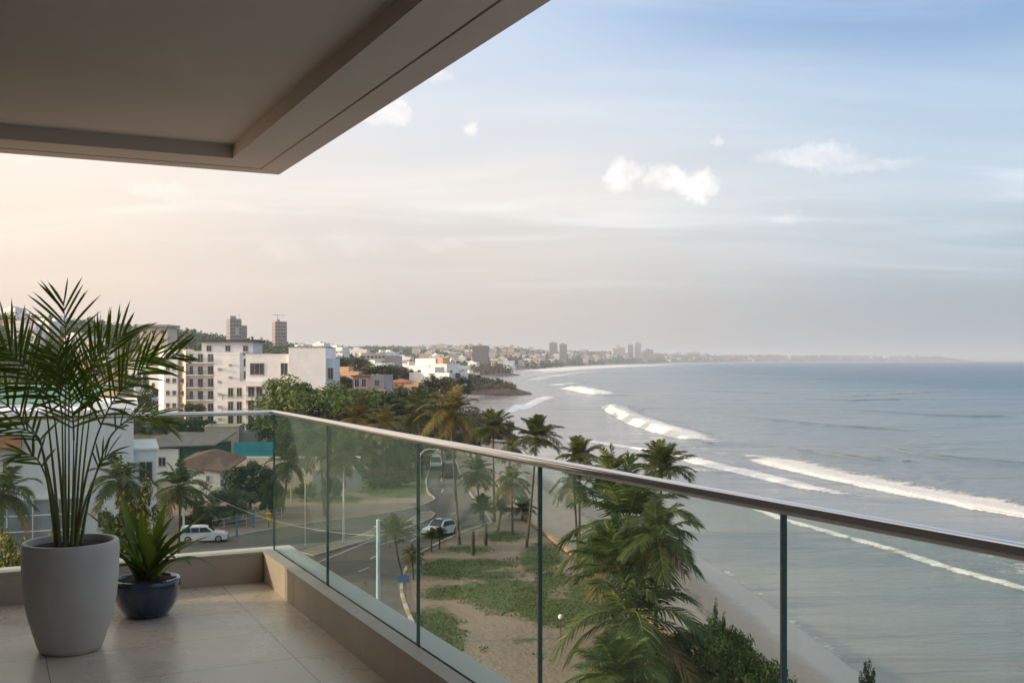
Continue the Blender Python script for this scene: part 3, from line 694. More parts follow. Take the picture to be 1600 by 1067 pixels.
def rail_dark(): return pmat('railing_metal', (.12, .115, .11), .5, .2, 2)
def window(root, x, z, w, h, y=0.0, face='front', pane=True, bars=1, fr=None):
    """a framed window standing slightly proud of a wall; face front (-y), left (-x) or right (+x)"""
    g, f = winmats(); f = fr or f; t_ = .09 if w < 2 else .12
    def put(mb, a0, a1, z0, z1, d0, d1):
        if face == 'front': mb.box(a0, y-d1, z0, a1, y-d0, z1)
        elif face == 'left': mb.box(y-d1, a0, z0, y-d0, a1, z1)
        else: mb.box(y+d0, a0, z0, y+d1, a1, z1)
    m = MB(); x0, x1, z0, z1 = x-w/2, x+w/2, z-h/2, z+h/2
    put(m, x0, x0+t_, z0, z1, -.05, .07); put(m, x1-t_, x1, z0, z1, -.05, .07); put(m, x0+t_, x1-t_, z0, z0+t_, -.05, .07); put(m, x0+t_, x1-t_, z1-t_, z1, -.05, .07)
    for k in range(bars): xx = x0+w*(k+1)/(bars+1); put(m, xx-.03, xx+.03, z0+t_, z1-t_, -.05, .06)
    put(m, x0-.08, x1+.08, z0-.10, z0-.002, -.05, .14)
    o = m.build('window', f, root)
    p = MB(); put(p, x0+t_+.001, x1-t_-.001, z0+t_+.001, z1-t_-.001, -.04, .022); p.build('pane', g, o)
    return o
def balcony(root, x0, x1, z, y0, y1, mat, solid=False):
    """slab from wall y1 out to y0 with a railing"""
    m = MB(); m.box(x0, y0, z-.18, x1, y1, z); o = m.build('balcony', mat, root)
    r = MB()
    if solid: r.box(x0, y0, z+.001, x1, y0+.14, z+.95); r.box(x0, y0+.141, z+.001, x0+.14, y1-.01, z+.95); r.box(x1-.14, y0+.141, z+.001, x1, y1-.01, z+.95); r.build('railing', mat, o)
    else:
        n = max(3, int((x1-x0)/.28))
        for k in range(n+1): xx = x0+.03+(x1-x0-.06)*k/n; r.box(xx-.025, y0+.03, z, xx+.025, y0+.07, z+.92)
        r.box(x0, y0+.02, z+.93, x1, y0+.09, z+1.0); r.box(x0+.02, y0+.091, z+.93, x0+.07, y1-.01, z+1.0); r.box(x1-.07, y0+.091, z+.93, x1-.02, y1-.01, z+1.0)
        for k in range(3): yy = y0+(y1-y0)*(k+1)/4; r.box(x0+.02, yy-.02, z, x0+.06, yy+.02, z+.92); r.box(x1-.06, yy-.02, z, x1-.02, yy+.02, z+.92)
        r.build('railing', rail_dark(), o)
    return o
def block(root, x0, y0, z0, x1, y1, z1, mat, name='wall', parapet=.0, pm=None):
    m = MB(); m.box(x0, y0, z0, x1, y1, z1); o = m.build(name, mat, root)
    if parapet:
        p = MB(); e = .06
        p.box(x0-e, y0-e, z1+.001, x1+e, y0+.2, z1+parapet); p.box(x0-e, y1-.2, z1+.001, x1+e, y1+e, z1+parapet); p.box(x0-e, y0+.201, z1+.001, x0+.2, y1-.201, z1+parapet); p.box(x1-.2, y0+.201, z1+.001, x1+e, y1-.201, z1+parapet)
        p.build('parapet', pm or mat, root)
    return o
def hip_roof(root, x0, y0, x1, y1, z, h, mat, over=.4, parent=None):
    m = MB(); x0, y0, x1, y1 = x0-over, y0-over, x1+over, y1+over; ins = min(x1-x0, y1-y0)/2*.98
    if x1-x0 >= y1-y0: rg = [(x0+ins, (y0+y1)/2, z+h), (x1-ins, (y0+y1)/2, z+h)]
    else: rg = [((x0+x1)/2, y0+ins, z+h), ((x0+x1)/2, y1-ins, z+h)]
    b = [(x0, y0, z), (x1, y0, z), (x1, y1, z), (x0, y1, z)]; lo = [(x, y, zz-.18) for x, y, zz in b]
    if x1-x0 >= y1-y0: fs = [(0, 1, 5, 4), (1, 2, 5), (2, 3, 4, 5), (3, 0, 4)]
    else: fs = [(0, 1, 4), (1, 2, 5, 4), (2, 3, 5), (3, 0, 4, 5)]
    m.add(b+rg, fs); m.add(b+lo, [(0, 4, 5, 1), (1, 5, 6, 2), (2, 6, 7, 3), (3, 7, 4, 0), (7, 6, 5, 4)])
    return m.build('roof', mat, root)
def junk(root, x, y, z, rng, name='water_tank'):
    m = MB(); m.lathe([(0, 0), (.55, 0), (.6, .05), (.6, .9), (.5, 1.1), (.2, 1.2), (0, 1.2)], 14, c=(x, y, z)); m.build(name, pmat('tank_plastic', (.10, .10, .11), .5, .2, 2), root, True)
def named_buildings():
    rng = random.Random(11)
    W, CR, OC, PK, GY = wall_white(), wall_cream(), wall_ochre(), wall_pink(), wall_grey()
    # --- seven storey apartment block
    A = empty('apartment_building', (-86.4, 255, 0)); tag(A, 'tall white apartment block with stacked railed balconies and dark flat roof', 'building')
    k = .1546
    def prism(poly, z0, z1, mat, root, name='wall'): m = MB(); m.prism(poly, z0, z1); return m.build(name, mat, root)
    prism([(0, 3.2), (2.35, 0), (5.6, 0), (5.6, 13), (0, 13)], -1, 19.6, W, A)
    prism([(5.601, 1.4), (7.9, -.9), (7.9, 13), (5.601, 13)], -1, 19.2, wall_cream(), A)
    block(A, 7.901, .9, -1, 14.5, 13, 18.6, W); block(A, 14.501, -.6, -1, 20.8, 13, 18.25, W, parapet=.5)
    block(A, 20.801, 1.0, -1, 23.2, 13, 18.0, W)
    block(A, 10.8, 2.2, 18.602, 23.3, 12, 21.3, pmat('penthouse_render', (.58, .59, .62), .85, .05, .5)); m = MB(); m.box(10.2, 1.4, 21.302, 23.9, 12.5, 21.9); m.build('roof', pmat('roof_dark', (.07, .065, .06), .8, .2, .6), A)
    for i in range(6):
        z = 18.0-3*i
        for x in (3.3, 4.85): window(A, x, z, .95, 1.15, 0)
        window(A, .4+5.9+.5, z-.05, 1.0, 1.15, -.05-.2); 
        for x, w in ((8.7, .9), (10.9, 1.3), (13.4, 1.5)): window(A, x, z-.55, w, 2.0, .9)
        if i: balcony(A, 7.95, 11.2, z-1.65, -.9, .899, W); balcony(A, 11.4, 14.45, z-1.65, -.7, .899, W)
        else: balcony(A, 7.95, 14.45, z-1.65, -.9, .899, W)
    for x in (12.6, 17.2, 21.5): window(A, x, 19.75, 1.3, 1.5, 2.2)
    for i in range(5): window(A, 21.9, 16.3-3*i, 1.1, 1.9, 1.0)
    for x, y in ((3, 6), (18, 5)): junk(A, x, y, 19.65 if x < 6 else 18.3, rng)
    for i in range(5): m = MB(); m.box(15.6, -1.05, 14.4-3*i, 16.4, -.602, 15.0-3*i); m.build('cooling_unit', GY, A)
    for i in range(4): m = MB(); m.box(18.2, -1.05, 15.5-3*i, 18.9, -.602, 16.0-3*i); m.build('cooling_unit', GY, A)
    # --- white L-shaped block in front of it
    B = empty('apartment_building', (-58.0, 230, 0)); tag(B, 'bright white L-shaped block with blank upper wall and long terrace balconies', 'building')
    block(B, 0, 0, -1, 9.6, 12, 18.0, W, parapet=.25); block(B, 9.601, -1.2, -1, 17.6, 12, 19.6, W, parapet=.15, pm=GY)
    block(B, -4.2, 1.2, -1, -.001, 11, 11.6, W)
    for x, w in ((2.5, 3.2), (8.4, 1.6)): window(B, x, 15.0, w, 2.6, 0, bars=2 if w > 2 else 1)
    for i, z in enumerate((11.4, 8.4, 5.4)):
        balcony(B, -4.8, 3.9, z, -1.5, -.001, W, solid=(i == 0))
        for x in (-3.6, -1.7): window(B, x, z-1.5, 1.2, 2.0, 1.2)
        for x in (1.2, 3.0): window(B, x, z-1.35, 1.4, 2.2, 0)
    for x in (6.0, 8.3): window(B, x, 10.0, 1.3, 1.3, 0)
    block(B, 17.601, .5, 9, 19.2, 8, 17.3, pmat('side_blue', (.50, .60, .68), .5, .08, 1), name='side_bay'); window(B, 18.4, 14, 1.2, 2.6, .5)
    m = MB(); m.box(10, 1, 19.761, 17.2, 11, 19.9); m.build('roof', roof_grey(), B)
    # --- round-topped tower behind the palm
    T = empty('tower_building', (-148, 420, gz(-148, 420)-1)); tag(T, 'pale residential tower with flared flat roof behind the palm fronds', 'building'); zt = 31-gz(-148, 420)
    block(T, 0, 0, 0, 11, 12, zt, CR); m = MB(); m.prism([(-.8, -1), (4, -1.8), (11.8, -1), (12, 13), (-1, 13)], zt+.002, zt+.9); m.build('roof', GY, T)
    for i in range(7):
        for x in (2, 5.5, 9): window(T, x, zt-2-3*i, 1.4, 1.4, 0)
    # --- two high towers on the skyline
    for lab, px0, px1, top, D, rot, mat, steps in (('broad unfinished looking high tower with cut out notch on the skyline', 353, 388, 498, 900, 34, pmat('tower_grey', (.27, .25, .235), .85, .12, .3), 1), ('slim square high tower with construction crane on its roof', 425.5, 450, 502, 1000, 36, pmat('tower_brown', (.30, .25, .225), .85, .12, .3), 0)):
        s = D/F; w = (px1-px0)*s; x0 = (px0-800)*s; g0 = gz(x0+w/2, D)-2; H = CAMZ+(HY-top)*s-g0
        t_ = empty('tower_building', (x0+w*.18, D, g0), R(rot)); tag(t_, lab, 'building'); W_ = w*.80
        block(t_, 0, 0, 0, W_*.66 if steps else W_, W_*.62, H, mat)
        if steps: block(t_, W_*.661, .6, 0, W_, W_*.55, H*.80, mat); block(t_, W_*.30, -.25, H*.52, W_*.5, -.002, H*.72, CR, name='notch')
        n = int(H/3.2)
        for j in range(n):
            m = MB(); m.box(-.15, -.5, j*3.2+.9, W_*.66+.1 if steps else W_+.1, -.002 if not steps else -.26, j*3.2+1.9); m.build('balcony', pmat('balcony_band', (.40, .37, .35), .8, .15, .5), t_)
            for x in np.arange(1.4, W_*(.62 if steps else .95), 2.6): window(t_, float(x), j*3.2+2.5, 1.5, 1.3, 0, bars=0)
            for yy in (2.2, 5.5): window(t_, yy, j*3.2+2.4, 1.3, 1.4, 0, 'left', bars=0)
        m = MB()
        if steps: m.box(1, 2, H+.002, 6, 6, H+2.5); m.box(9.3, 3, H+.002, 9.5, 3.2, H+5)
        else: m.box(3, 3, H+.002, 6, 6, H+2); m.box(5.2, 6.5, H+.002, 5.7, 7, H+6); m.box(1, 6.6, H+6.001, 13, 6.9, H+6.4)
        m.build('rooftop_plant' if steps else 'crane', GY, t_)
    # --- white house across the side road on the left
    Hh = empty('white_house', (-58.5, 91.8, 0), R(20)); tag(Hh, 'big white house with glazed lower front behind the potted palm', 'house')
    BW = pmat('wall_bluewhite', (.70, .72, .74), .8, .04, .4, dirt=((.50, .50, .48), .25))
    block(Hh, 0, 0, -.5, 24.1, 16, 12.0, BW, parapet=.3); block(Hh, 24.101, .6, -.5, 26.2, 12, 8.4, BW); m = MB(); m.box(24.0, .4, 8.402, 26.4, 12.2, 8.6); m.build('roof', W, Hh)
    m = MB(); m.box(20.5, 2, 12.31, 24.5, 15, 12.9); m.build('roof_slab', W, Hh)
    m = MB(); m.add([(-.3, -1.6, 9.1), (14.5, -1.6, 9.1), (14.5, -.005, 10.2), (-.3, -.005, 10.2), (-.3, -1.6, 9.0), (14.5, -1.6, 9.0), (14.5, -.005, 9.0), (-.3, -.005, 9.0)], [(0, 1, 2, 3), (4, 7, 6, 5), (0, 4, 5, 1), (1, 5, 6, 2), (3, 7, 4, 0)]); m.build('canopy', roof_tile(), Hh)
    gl = pmat('facade_glass', (.20, .245, .27), .12, .35, .5, spec=.6)
    for j in range(3):
        for i in range(9):
            x = .3+i*2.15; z = -.2+j*1.45; o = MB(); o.box(x, -.30, z, x+2.13, -.22, z+.10); o.box(x, -.30, z+.101, x+.09, -.22, z+1.44); o = o.build('window', W, Hh)
            p = MB(); p.box(x+.091, -.26, z+.101, x+2.13, -.24, z+1.44); p.build('pane', gl, o)
    m = MB(); m.box(.2, -.24, 4.16, 19.8, -.005, 4.4); m.build('sill', W, Hh)
    m = MB(); m.box(21.2, -.03, 5.8, 23.6, -.003, 8.3); m.build('panel', pmat('panel_pale', (.64, .67, .70), .7, .04, 1), Hh)
    window(Hh, 25.2, 6.3, 1.3, 2.0, .6); window(Hh, 21.5, 2.0, 1.2, 1.6, 0)
    # --- sheds and walls between the white house and the trees
    t_ = empty('long_shed', (-51, 150, 0)); tag(t_, 'long shed with grey sloping roof and dark green painted wall', 'shed')
    block(t_, 3.8, 0, -1, 8.7, 9, 4.75, pmat('wall_green', (.035, .13, .085), .7, .2, .5, dirt=((.02, .06, .05), .5))); block(t_, 0, -.6, -1, 3.799, 9, 4.4, W); window(t_, 1.5, 2.6, 1.1, 1.3, -.6)
    m = MB(); m.add([(-.4, -1.2, 4.75), (9.2, -1.2, 5.05), (9.4, 9.5, 6.1), (-.4, 9.5, 6.1), (-.4, -1.2, 4.6), (9.2, -1.2, 4.9), (9.4, 9.5, 5.9), (-.4, 9.5, 5.9)], [(0, 1, 2, 3), (7, 6, 5, 4), (0, 4, 5, 1), (1, 5, 6, 2), (2, 6, 7, 3), (3, 7, 4, 0)]); m.build('roof', roof_grey(), t_)
    t_ = empty('white_hut', (-40.3, 128, 0)); tag(t_, 'low whitewashed hut with drooping brown tiled roof beside the round tree', 'hut')
    block(t_, 0, 0, -.5, 5.6, 8, 4.1, W); window(t_, 3.9, 2.9, .5, .8, 0)
    m = MB(); m.add([(-.5, -.6, 4.9), (2.2, -.7, 4.35), (6.6, -.6, 3.9), (7.0, 9, 5.0), (2.6, 9, 6.2), (-.5, 9, 5.6), (-.5, -.6, 4.75), (2.2, -.7, 4.2), (6.6, -.6, 3.75), (7, 9, 4.8), (2.6, 9, 6), (-.5, 9, 5.4)], [(0, 1, 4, 5), (1, 2, 3, 4), (0, 6, 7, 1), (1, 7, 8, 2), (2, 8, 9, 3), (3, 9, 10, 4), (4, 10, 11, 5), (5, 11, 6, 0), (11, 10, 7, 6), (10, 9, 8, 7)]); m.build('roof', pmat('roof_tile_old', (.16, .095, .065), .9, .3, 1.5, .5, dirt=((.09, .07, .055), .6)), t_)
    t_.scale = (.88, .88, .90)
    t_ = empty('beige_block', (-48, 165, 0), R(8)); tag(t_, 'small beige concrete block with weathered walls above the turquoise fence', 'building')
    block(t_, 0, 0, -1, 5.2, 6, 6.4, pmat('wall_beige', (.55, .45, .36), .85, .12, .5, dirt=((.36, .29, .23), .6)), parapet=.25); block(t_, 5.201, 1.2, -1, 8.0, 6, 5.6, GY); window(t_, 2.8, 5.0, .9, .8, 0)
    t_ = empty('turquoise_fence', (-36.9, 140, 0)); tag(t_, 'bright turquoise board fence on top of a cream wall', 'fence')
    tq = pmat('board_turquoise', (.018, .21, .26), .65, .2, .9, dirt=((.02, .10, .13), .5))
    for i in range(3): m = MB(); m.box(i*1.78, 0, 4.21, i*1.78+1.76, .08, 6.1); m.build('board', tq, t_)
    m = MB(); m.box(-.1, .081, 4.2, 5.4, .2, 4.35); m.box(-.1, .081, 5.9, 5.4, .2, 6.0); m.build('rail', GY, t_)
    t_ = empty('garden_wall', (-37.2, 139.9, 0)); tag(t_, 'long cream rendered wall running under the turquoise fence and behind the palms', 'wall')
    m = MB(); m.box(0, -.1, -1, 17, .3, 4.0); m.build('wall', CR, t_); m = MB(); m.box(-.1, -.15, 4.001, 17.1, .35, 4.2); m.build('coping', W, t_)
    t_ = empty('grey_wall', (-25.6, 135.8, 0), R(9)); tag(t_, 'plain grey rendered wall behind the white trunked palm', 'wall')
    m = MB(); m.box(0, 0, -.5, 6.2, .25, 2.75); m.build('wall', GY, t_); m = MB(); m.box(-.05, -.05, 2.751, 6.25, .3, 2.87); m.build('coping', CR, t_)
    t_ = empty('green_roof_shed', (-62, 128, 0)); tag(t_, 'shed with pale green sheet roof peeping over the white house', 'shed'); block(t_, -14, 18, -1, 2, 30, 11.0, W)
    m = MB(); m.add([(-14.5, 17.5, 11.0), (2.5, 17.5, 11.0), (2.5, 31, 13.2), (-14.5, 31, 13.2), (-14.5, 17.5, 10.9), (2.5, 17.5, 10.9)], [(0, 1, 2, 3), (0, 4, 5, 1)]); m.build('roof', pmat('roof_green', (.10, .22, .16), .6, .15, 1), t_)
    # --- villas by the shore
    def at(px, D, dz=0): x = (px-800)/F*D; return (x, D, gz(x, D)+dz)
    t_ = empty('villa', at(541, 240), R(-14)); g0 = t_.location.z; tag(t_, 'terracotta coloured villa with arched upper loggia above the big green tree', 'house'); zt = 13.6-g0
    block(t_, 0, 0, -2, 9, 9, zt-3.2, PK); block(t_, 1.2, 1.0, zt-3.199, 7.2, 8, zt-.5, PK); block(t_, 5.8, .2, zt-3.198, 9, 6, zt-.2, GY, parapet=.2)
    m = MB(); m.box(-.4, -.8, zt-3.3, 5.6, .9, zt-3.12); m.build('balcony', OC, t_); m = MB(); m.box(.8, .6, zt-.499, 7.5, 8.3, zt-.15); m.build('roof', roof_tile(), t_)
    for x in (2.2, 3.9): window(t_, x, zt-1.9, 1.2, 2.0, 1.0, fr=W)
    for x in (2.0, 5.5): window(t_, x, zt-5.0, 1.6, 1.7, 0)
    window(t_, 7.4, zt-1.8, 1.3, 1.4, .2)
    t_ = empty('villa', at(603, 300), R(-10)); g0 = t_.location.z; tag(t_, 'long orange walled house with low tiled roof near the beach road', 'house'); zt = 10.6-g0
    block(t_, 0, 0, -2, 9.6, 8, zt, OC); hip_roof(t_, 0, 0, 7, 8, zt, 1.0, roof_tile())
    for x in (1.5, 4.5, 8): window(t_, x, zt-1.7, 1.2, 1.2, 0)
    t_ = empty('white_block', at(634, 420), R(-24)); g0 = t_.location.z; tag(t_, 'white stepped four storey block with blank side wall above the cove', 'building'); zt = 16.2-g0
    block(t_, 0, 0, -3, 10, 12, zt-2, W, parapet=.5); block(t_, 10.001, .6, -3, 18, 11, zt-1.2, W, parapet=.4); block(t_, 3, 2.5, zt-1.999, 12, 10, zt+1.0, W, parapet=.3); block(t_, 10.2, 3, zt-1.19, 15, 9, zt+1.6, OC)
    for i in range(4):
        for x in (11.4, 13.7, 16): window(t_, x, zt-3-3*i, 1.3, 1.6, .6)
        balcony(t_, 10.2, 17.8, zt-4.2-3*i, -.7, .599, W)
    for x, z in ((3, zt-4), (6, zt-4), (5, zt-7.5)): window(t_, x, z, 1.0, 1.2, 0)
    t_ = empty('white_block', at(690, 480), R(-20)); g0 = t_.location.z; tag(t_, 'white balconied house between the stepped white block and the rocky point', 'house'); zt = 13-g0
    block(t_, 0, 0, -3, 7, 8, zt-2.5, W, parapet=.4); block(t_, 7.001, 1, -3, 9.5, 8, zt-4.5, W, parapet=.4); block(t_, 1, 2, zt-2.4, 5, 7, zt, CR)
    for i in range(3):
        for x in (1.6, 4.4): window(t_, x, zt-4-3*i, 1.4, 1.6, 0)
        balcony(t_, .2, 6.8, zt-5.2-3*i, -1, -.001, W)
    t_ = empty('cream_block', at(564, 600), R(18)); g0 = t_.location.z; tag(t_, 'long cream building with sunlit gable and rows of grey bands', 'building'); zt = CAMZ+3.4-g0
    block(t_, 0, 0, -3, 14, 8, zt, CR, parapet=.4); block(t_, 14.001, 1, -3, 24, 8, zt-1.5, GY, parapet=.3)
    for i in range(2):
        for x in range(6): window(t_, 2+2.2*x, zt-1.8-3*i, 1.5, 1.3, 0, bars=0)
    t_ = empty('slab_tower', at(738, 1500), R(-6)); g0 = t_.location.z; tag(t_, 'dark grey slab block standing alone above the headland trees', 'building'); zt = CAMZ+(HY-540)*1500/F-g0
    block(t_, 0, 0, -4, 22, 12, zt, pmat('slab_grey', (.16, .15, .15), .8, .1, .3)); block(t_, 8, 3, zt+.002, 12, 9, zt+2.5, GY, name='lift_house')
    for i in range(8):
        for x in range(8): window(t_, 1.6+2.7*x, zt-2-3.3*i, 1.5, 1.5, 0, bars=0)
    # --- far towers along the bay
    far = [(858, 871, 535, 3400, GY, 'darker and wider of the twin grey towers across the bay', 0), (874, 886, 537, 3450, GY, 'slimmer of the twin grey towers across the bay', 0), (957, 977, 542, 5600, CR, 'stepped pale tower block left of the tallest far towers', 1), (981, 990, 538, 5650, GY, 'grey tower joined to the tallest tower on the bay', 0),
           (991, 1002, 535.5, 5700, CR, 'tallest pale tower on the far shore of the bay', 0), (1005, 1021, 546, 5700, GY, 'broad grey block right of the tallest far tower', 1), (1056, 1063, 551, 8500, GY, 'narrow isolated tower at the end of the far beach', 0), (1078, 1094, 550, 8800, GY, 'pale wide block standing apart on the far point', 1), (1102, 1108, 552.5, 8800, GY, 'tiny tower beyond the pale wide far block', 0),
           (706, 719, 542, 2000, CR, 'pale rounded tower left of the dark slab block', 1), (792, 801, 551, 2500, PK, 'small pinkish tower right of the dark slab block', 0), (522, 531, 541, 1500, GY, 'hazy grey tower just right of the white block roof', 0), (561, 568, 544, 1700, CR, 'slim pale hazy tower over the wooded ridge', 0), (624, 629, 544, 1900, GY, 'needle thin hazy tower over the middle of the town', 0),
           (404, 410, 527, 1300, OC, 'small orange block between the two high skyline towers', 1), (612, 616, 539, 2100, GY, 'pencil thin mast like tower in the haze', 0), (690, 700, 553, 2300, CR, 'squat cream block among the ridge trees', 1), (936, 946, 552, 5200, OC, 'low ochre block left of the stepped pale tower block', 1), (1310, 1316, 556, 10500, GY, 'faint block on the far cape', 0)]
    for px0, px1, top, D, mat, lab, step in far:
        s = D/F; w = (px1-px0)*s; x0 = (px0-800)*s; g0 = gz(x0+w/2, D); t_ = empty('far_tower', (x0, D, g0-4)); tag(t_, lab, 'building', 'distant towers around the bay'); H = CAMZ+(HY-top)*s-g0+4
        if step: block(t_, 0, 0, 0, w*.45, w*.6, H*.86, mat); block(t_, w*.451, 0, 0, w, w*.6, H, mat)
        else: block(t_, 0, 0, 0, w, w*.7, H, mat)
        block(t_, w*.3, w*.2, H+.01, w*.6, w*.5, H+w*.12, GY, name='roof')
        m = MB(); n = int(H/6)
        for j in range(n): m.box(w*.06, -.3, j*6+2.5, w*.94, -.005, j*6+4.8)
        m.build('window_band', pmat('far_window', (.14, .145, .16), .4, .2, .1), t_)
named_buildings()
# ------------------------------------------------------------------ the town on the slopes: copies of a few small houses
def house_kind(i, rng):
    W, CR, OC, PK, GY = wall_white(), wall_cream(), wall_ochre(), wall_pink(), wall_grey()
    o = bpy.data.objects.new('house', None)
    spec = [(9, 8, 6.2, W, 'flat'), (11, 9, 6.6, CR, 'tile'), (8, 8, 9.0, W, 'flat'), (12, 8, 5.6, PK, 'tile'), (10, 9, 8.5, OC, 'flat'), (14, 10, 11, W, 'flat'), (9, 7, 5.4, GY, 'tile'), (7, 9, 7.4, PK, 'flat')][i]
    w, d, h, mat, roof = spec
    block(o, 0, 0, -5, w, d, h, mat, parapet=.5 if roof == 'flat' else 0)
    if roof == 'tile': hip_roof(o, 0, 0, w, d, h, 1.8, roof_tile())
    else:
        m = MB(); m.box(w*.15, d*.3, h+.01, w*.5, d*.8, h+2.1); m.build('stair_head', mat, o); junk(o, w*.75, d*.6, h+.01, None)
        m = MB(); m.box(w*.6, d*.2, h+.01, w*.6+.9, d*.2+.4, h+.75); m.build('cooling_unit', wall_grey(), o)
        m = MB(); m.box(.21, .21, h+.002, w-.21, d-.21, h+.009); m.build('roof', roof_grey(), o)
    for j in range(int(h/2.9)):
        for x in np.linspace(1.5, w-1.5, 3 if w < 11 else 4): window(o, float(x), 1.6+2.95*j, 1.2, 1.3, 0, bars=0)
        window(o, d*.5, 1.6+2.95*j, 1.2, 1.3, 0, 'left', bars=0)
    if i in (2, 4, 5): balcony(o, w*.35, w-.3, h-2.8, -1.1, -.001, mat)
    return o
KIND = ['small white flat roofed house', 'cream house under a red tiled hip roof', 'tall white flat roofed house with a balcony', 'wide pinkish house with tiled roof', 'ochre flat roofed house with a balcony', 'large white flat roofed house with a balcony', 'grey house with tiled roof', 'narrow pinkish flat roofed house']
HOUSES = []
def town():
    rng = random.Random(7); protos = [house_kind(i, rng) for i in range(8)]; first = set()
    for p in protos: C.objects.link(p)
    def place(px, D, rot, i, zone):
        x = (px-800)/F*D; p = protos[i]
        o = p if i not in first else copy_tree(p); first.add(i)
        o.location = (x, D, gz(x, D)); o.rotation_euler = (0, 0, R(rot)); s = rng.uniform(.85, 1.15); o.scale = (s, s, rng.uniform(.85, 1.15))
        lab = KIND[i]+' '+zone; tag(o, lab, 'house', lab.replace('house', 'houses', 1)); HOUSES.append((x, D))
    spots = []
    zones = [(lambda: (rng.uniform(100, 236), rng.uniform(290, 560)), 34, 'on slope left of the apartment block'),
             (lambda: (rng.uniform(520, 735), rng.uniform(320, 640)), 46, 'between shore and green ridge'),
             (lambda: (rng.uniform(455, 760), rng.uniform(620, 1150)), 80, 'up on the hazy ridge'),
             (lambda: (rng.uniform(-40, 110), rng.uniform(500, 900)), 14, 'under the hill behind potted palm'),
             (lambda: (rng.uniform(640, 842), rng.uniform(1150, 2300)), 60, 'far along the bay')]
    for fn, n, zone in zones:
        k = 0; tries = 0
        while k < n and tries < n*60:
            tries += 1; px, D = fn(); x = (px-800)/F*D
            z, sd, dw = ground(np.array([x]), np.array([D]), True)
            if sd[0] < 26: continue
            if any((x-a)**2+(D-b)**2 < (11+D/75)**2 for a, b in spots): continue
            if any(abs(x-a) < 18 and abs(D-b) < 16 for a, b in ((-32, 245), (-34, 304), (-34, 426), (-25, 484), (-80, 604), (-145, 425), (-75, 262))): continue
            spots.append((x, D)); place(px, D, rng.uniform(-35, 25), rng.choice([0, 1, 2, 3, 4, 5, 6, 7, 0, 2, 5, 1]), zone); k += 1
town()
# ------------------------------------------------------------------ vegetation
def palm_crown(seed, nfr=26, length=3.2, droopy=.5, upright=0.0, dead=2, nleaf=34):
    """a coconut crown as one mesh centred on the trunk top: green fronds, a few dry ones, a clump of nuts"""
    rng = random.Random(seed); mb = MB()
    for i in range(nfr):
        az = i*2.39996+rng.uniform(-.3, .3); u = i/(nfr-1)
        el = R(82-(112-60*upright)*u**.9+rng.uniform(-9, 9)); L = length*rng.uniform(.85, 1.1)*(.72+.28*math.sin(math.pi*min(1, .2+u)))
        d = Vector((math.cos(az)*math.cos(el), math.sin(az)*math.cos(el), math.sin(el)))
        p0 = Vector((0, 0, 0))+d*.1; p1 = p0+d*L*.55; p2 = p0+d*L*.95+Vector((0, 0, -1))*L*droopy*(.35+.65*math.cos(el))*rng.uniform(.7, 1.15)
        isdead = i >= nfr-dead
        pinnate(mb, p0, p1, p2, nleaf, length*.30, length*.026, .14, length*.011, rng, length*.11, m=2 if isdead else 1, ms=0, ang=(78, 30), segs=2)
    for k in range(7):
        a = rng.uniform(0, 6.28); mb.lathe([(0, -.15), (.09, -.12), (.12, 0), (.09, .12), (0, .15)], 7, 3, (.24*math.cos(a), .24*math.sin(a), -.28-rng.uniform(0, .2)))
    me = bpy.data.meshes.new('crown'); me.from_pydata(mb.v, [], mb.f); me.polygons.foreach_set('material_index', mb.m)
    for m in (pmat('frond_stem', (.16, .15, .05), .6, .3, 4), leafmat('palm_leaf', (.048, .074, .020), (.096, .128, .035), (.165, .17, .052), .28, .42), leafmat('palm_dry', (.16, .11, .05), (.24, .17, .08), None, .25, .7), pmat('coconut', (.20, .16, .05), .6, .3, 4)): me.materials.append(m)
    return me
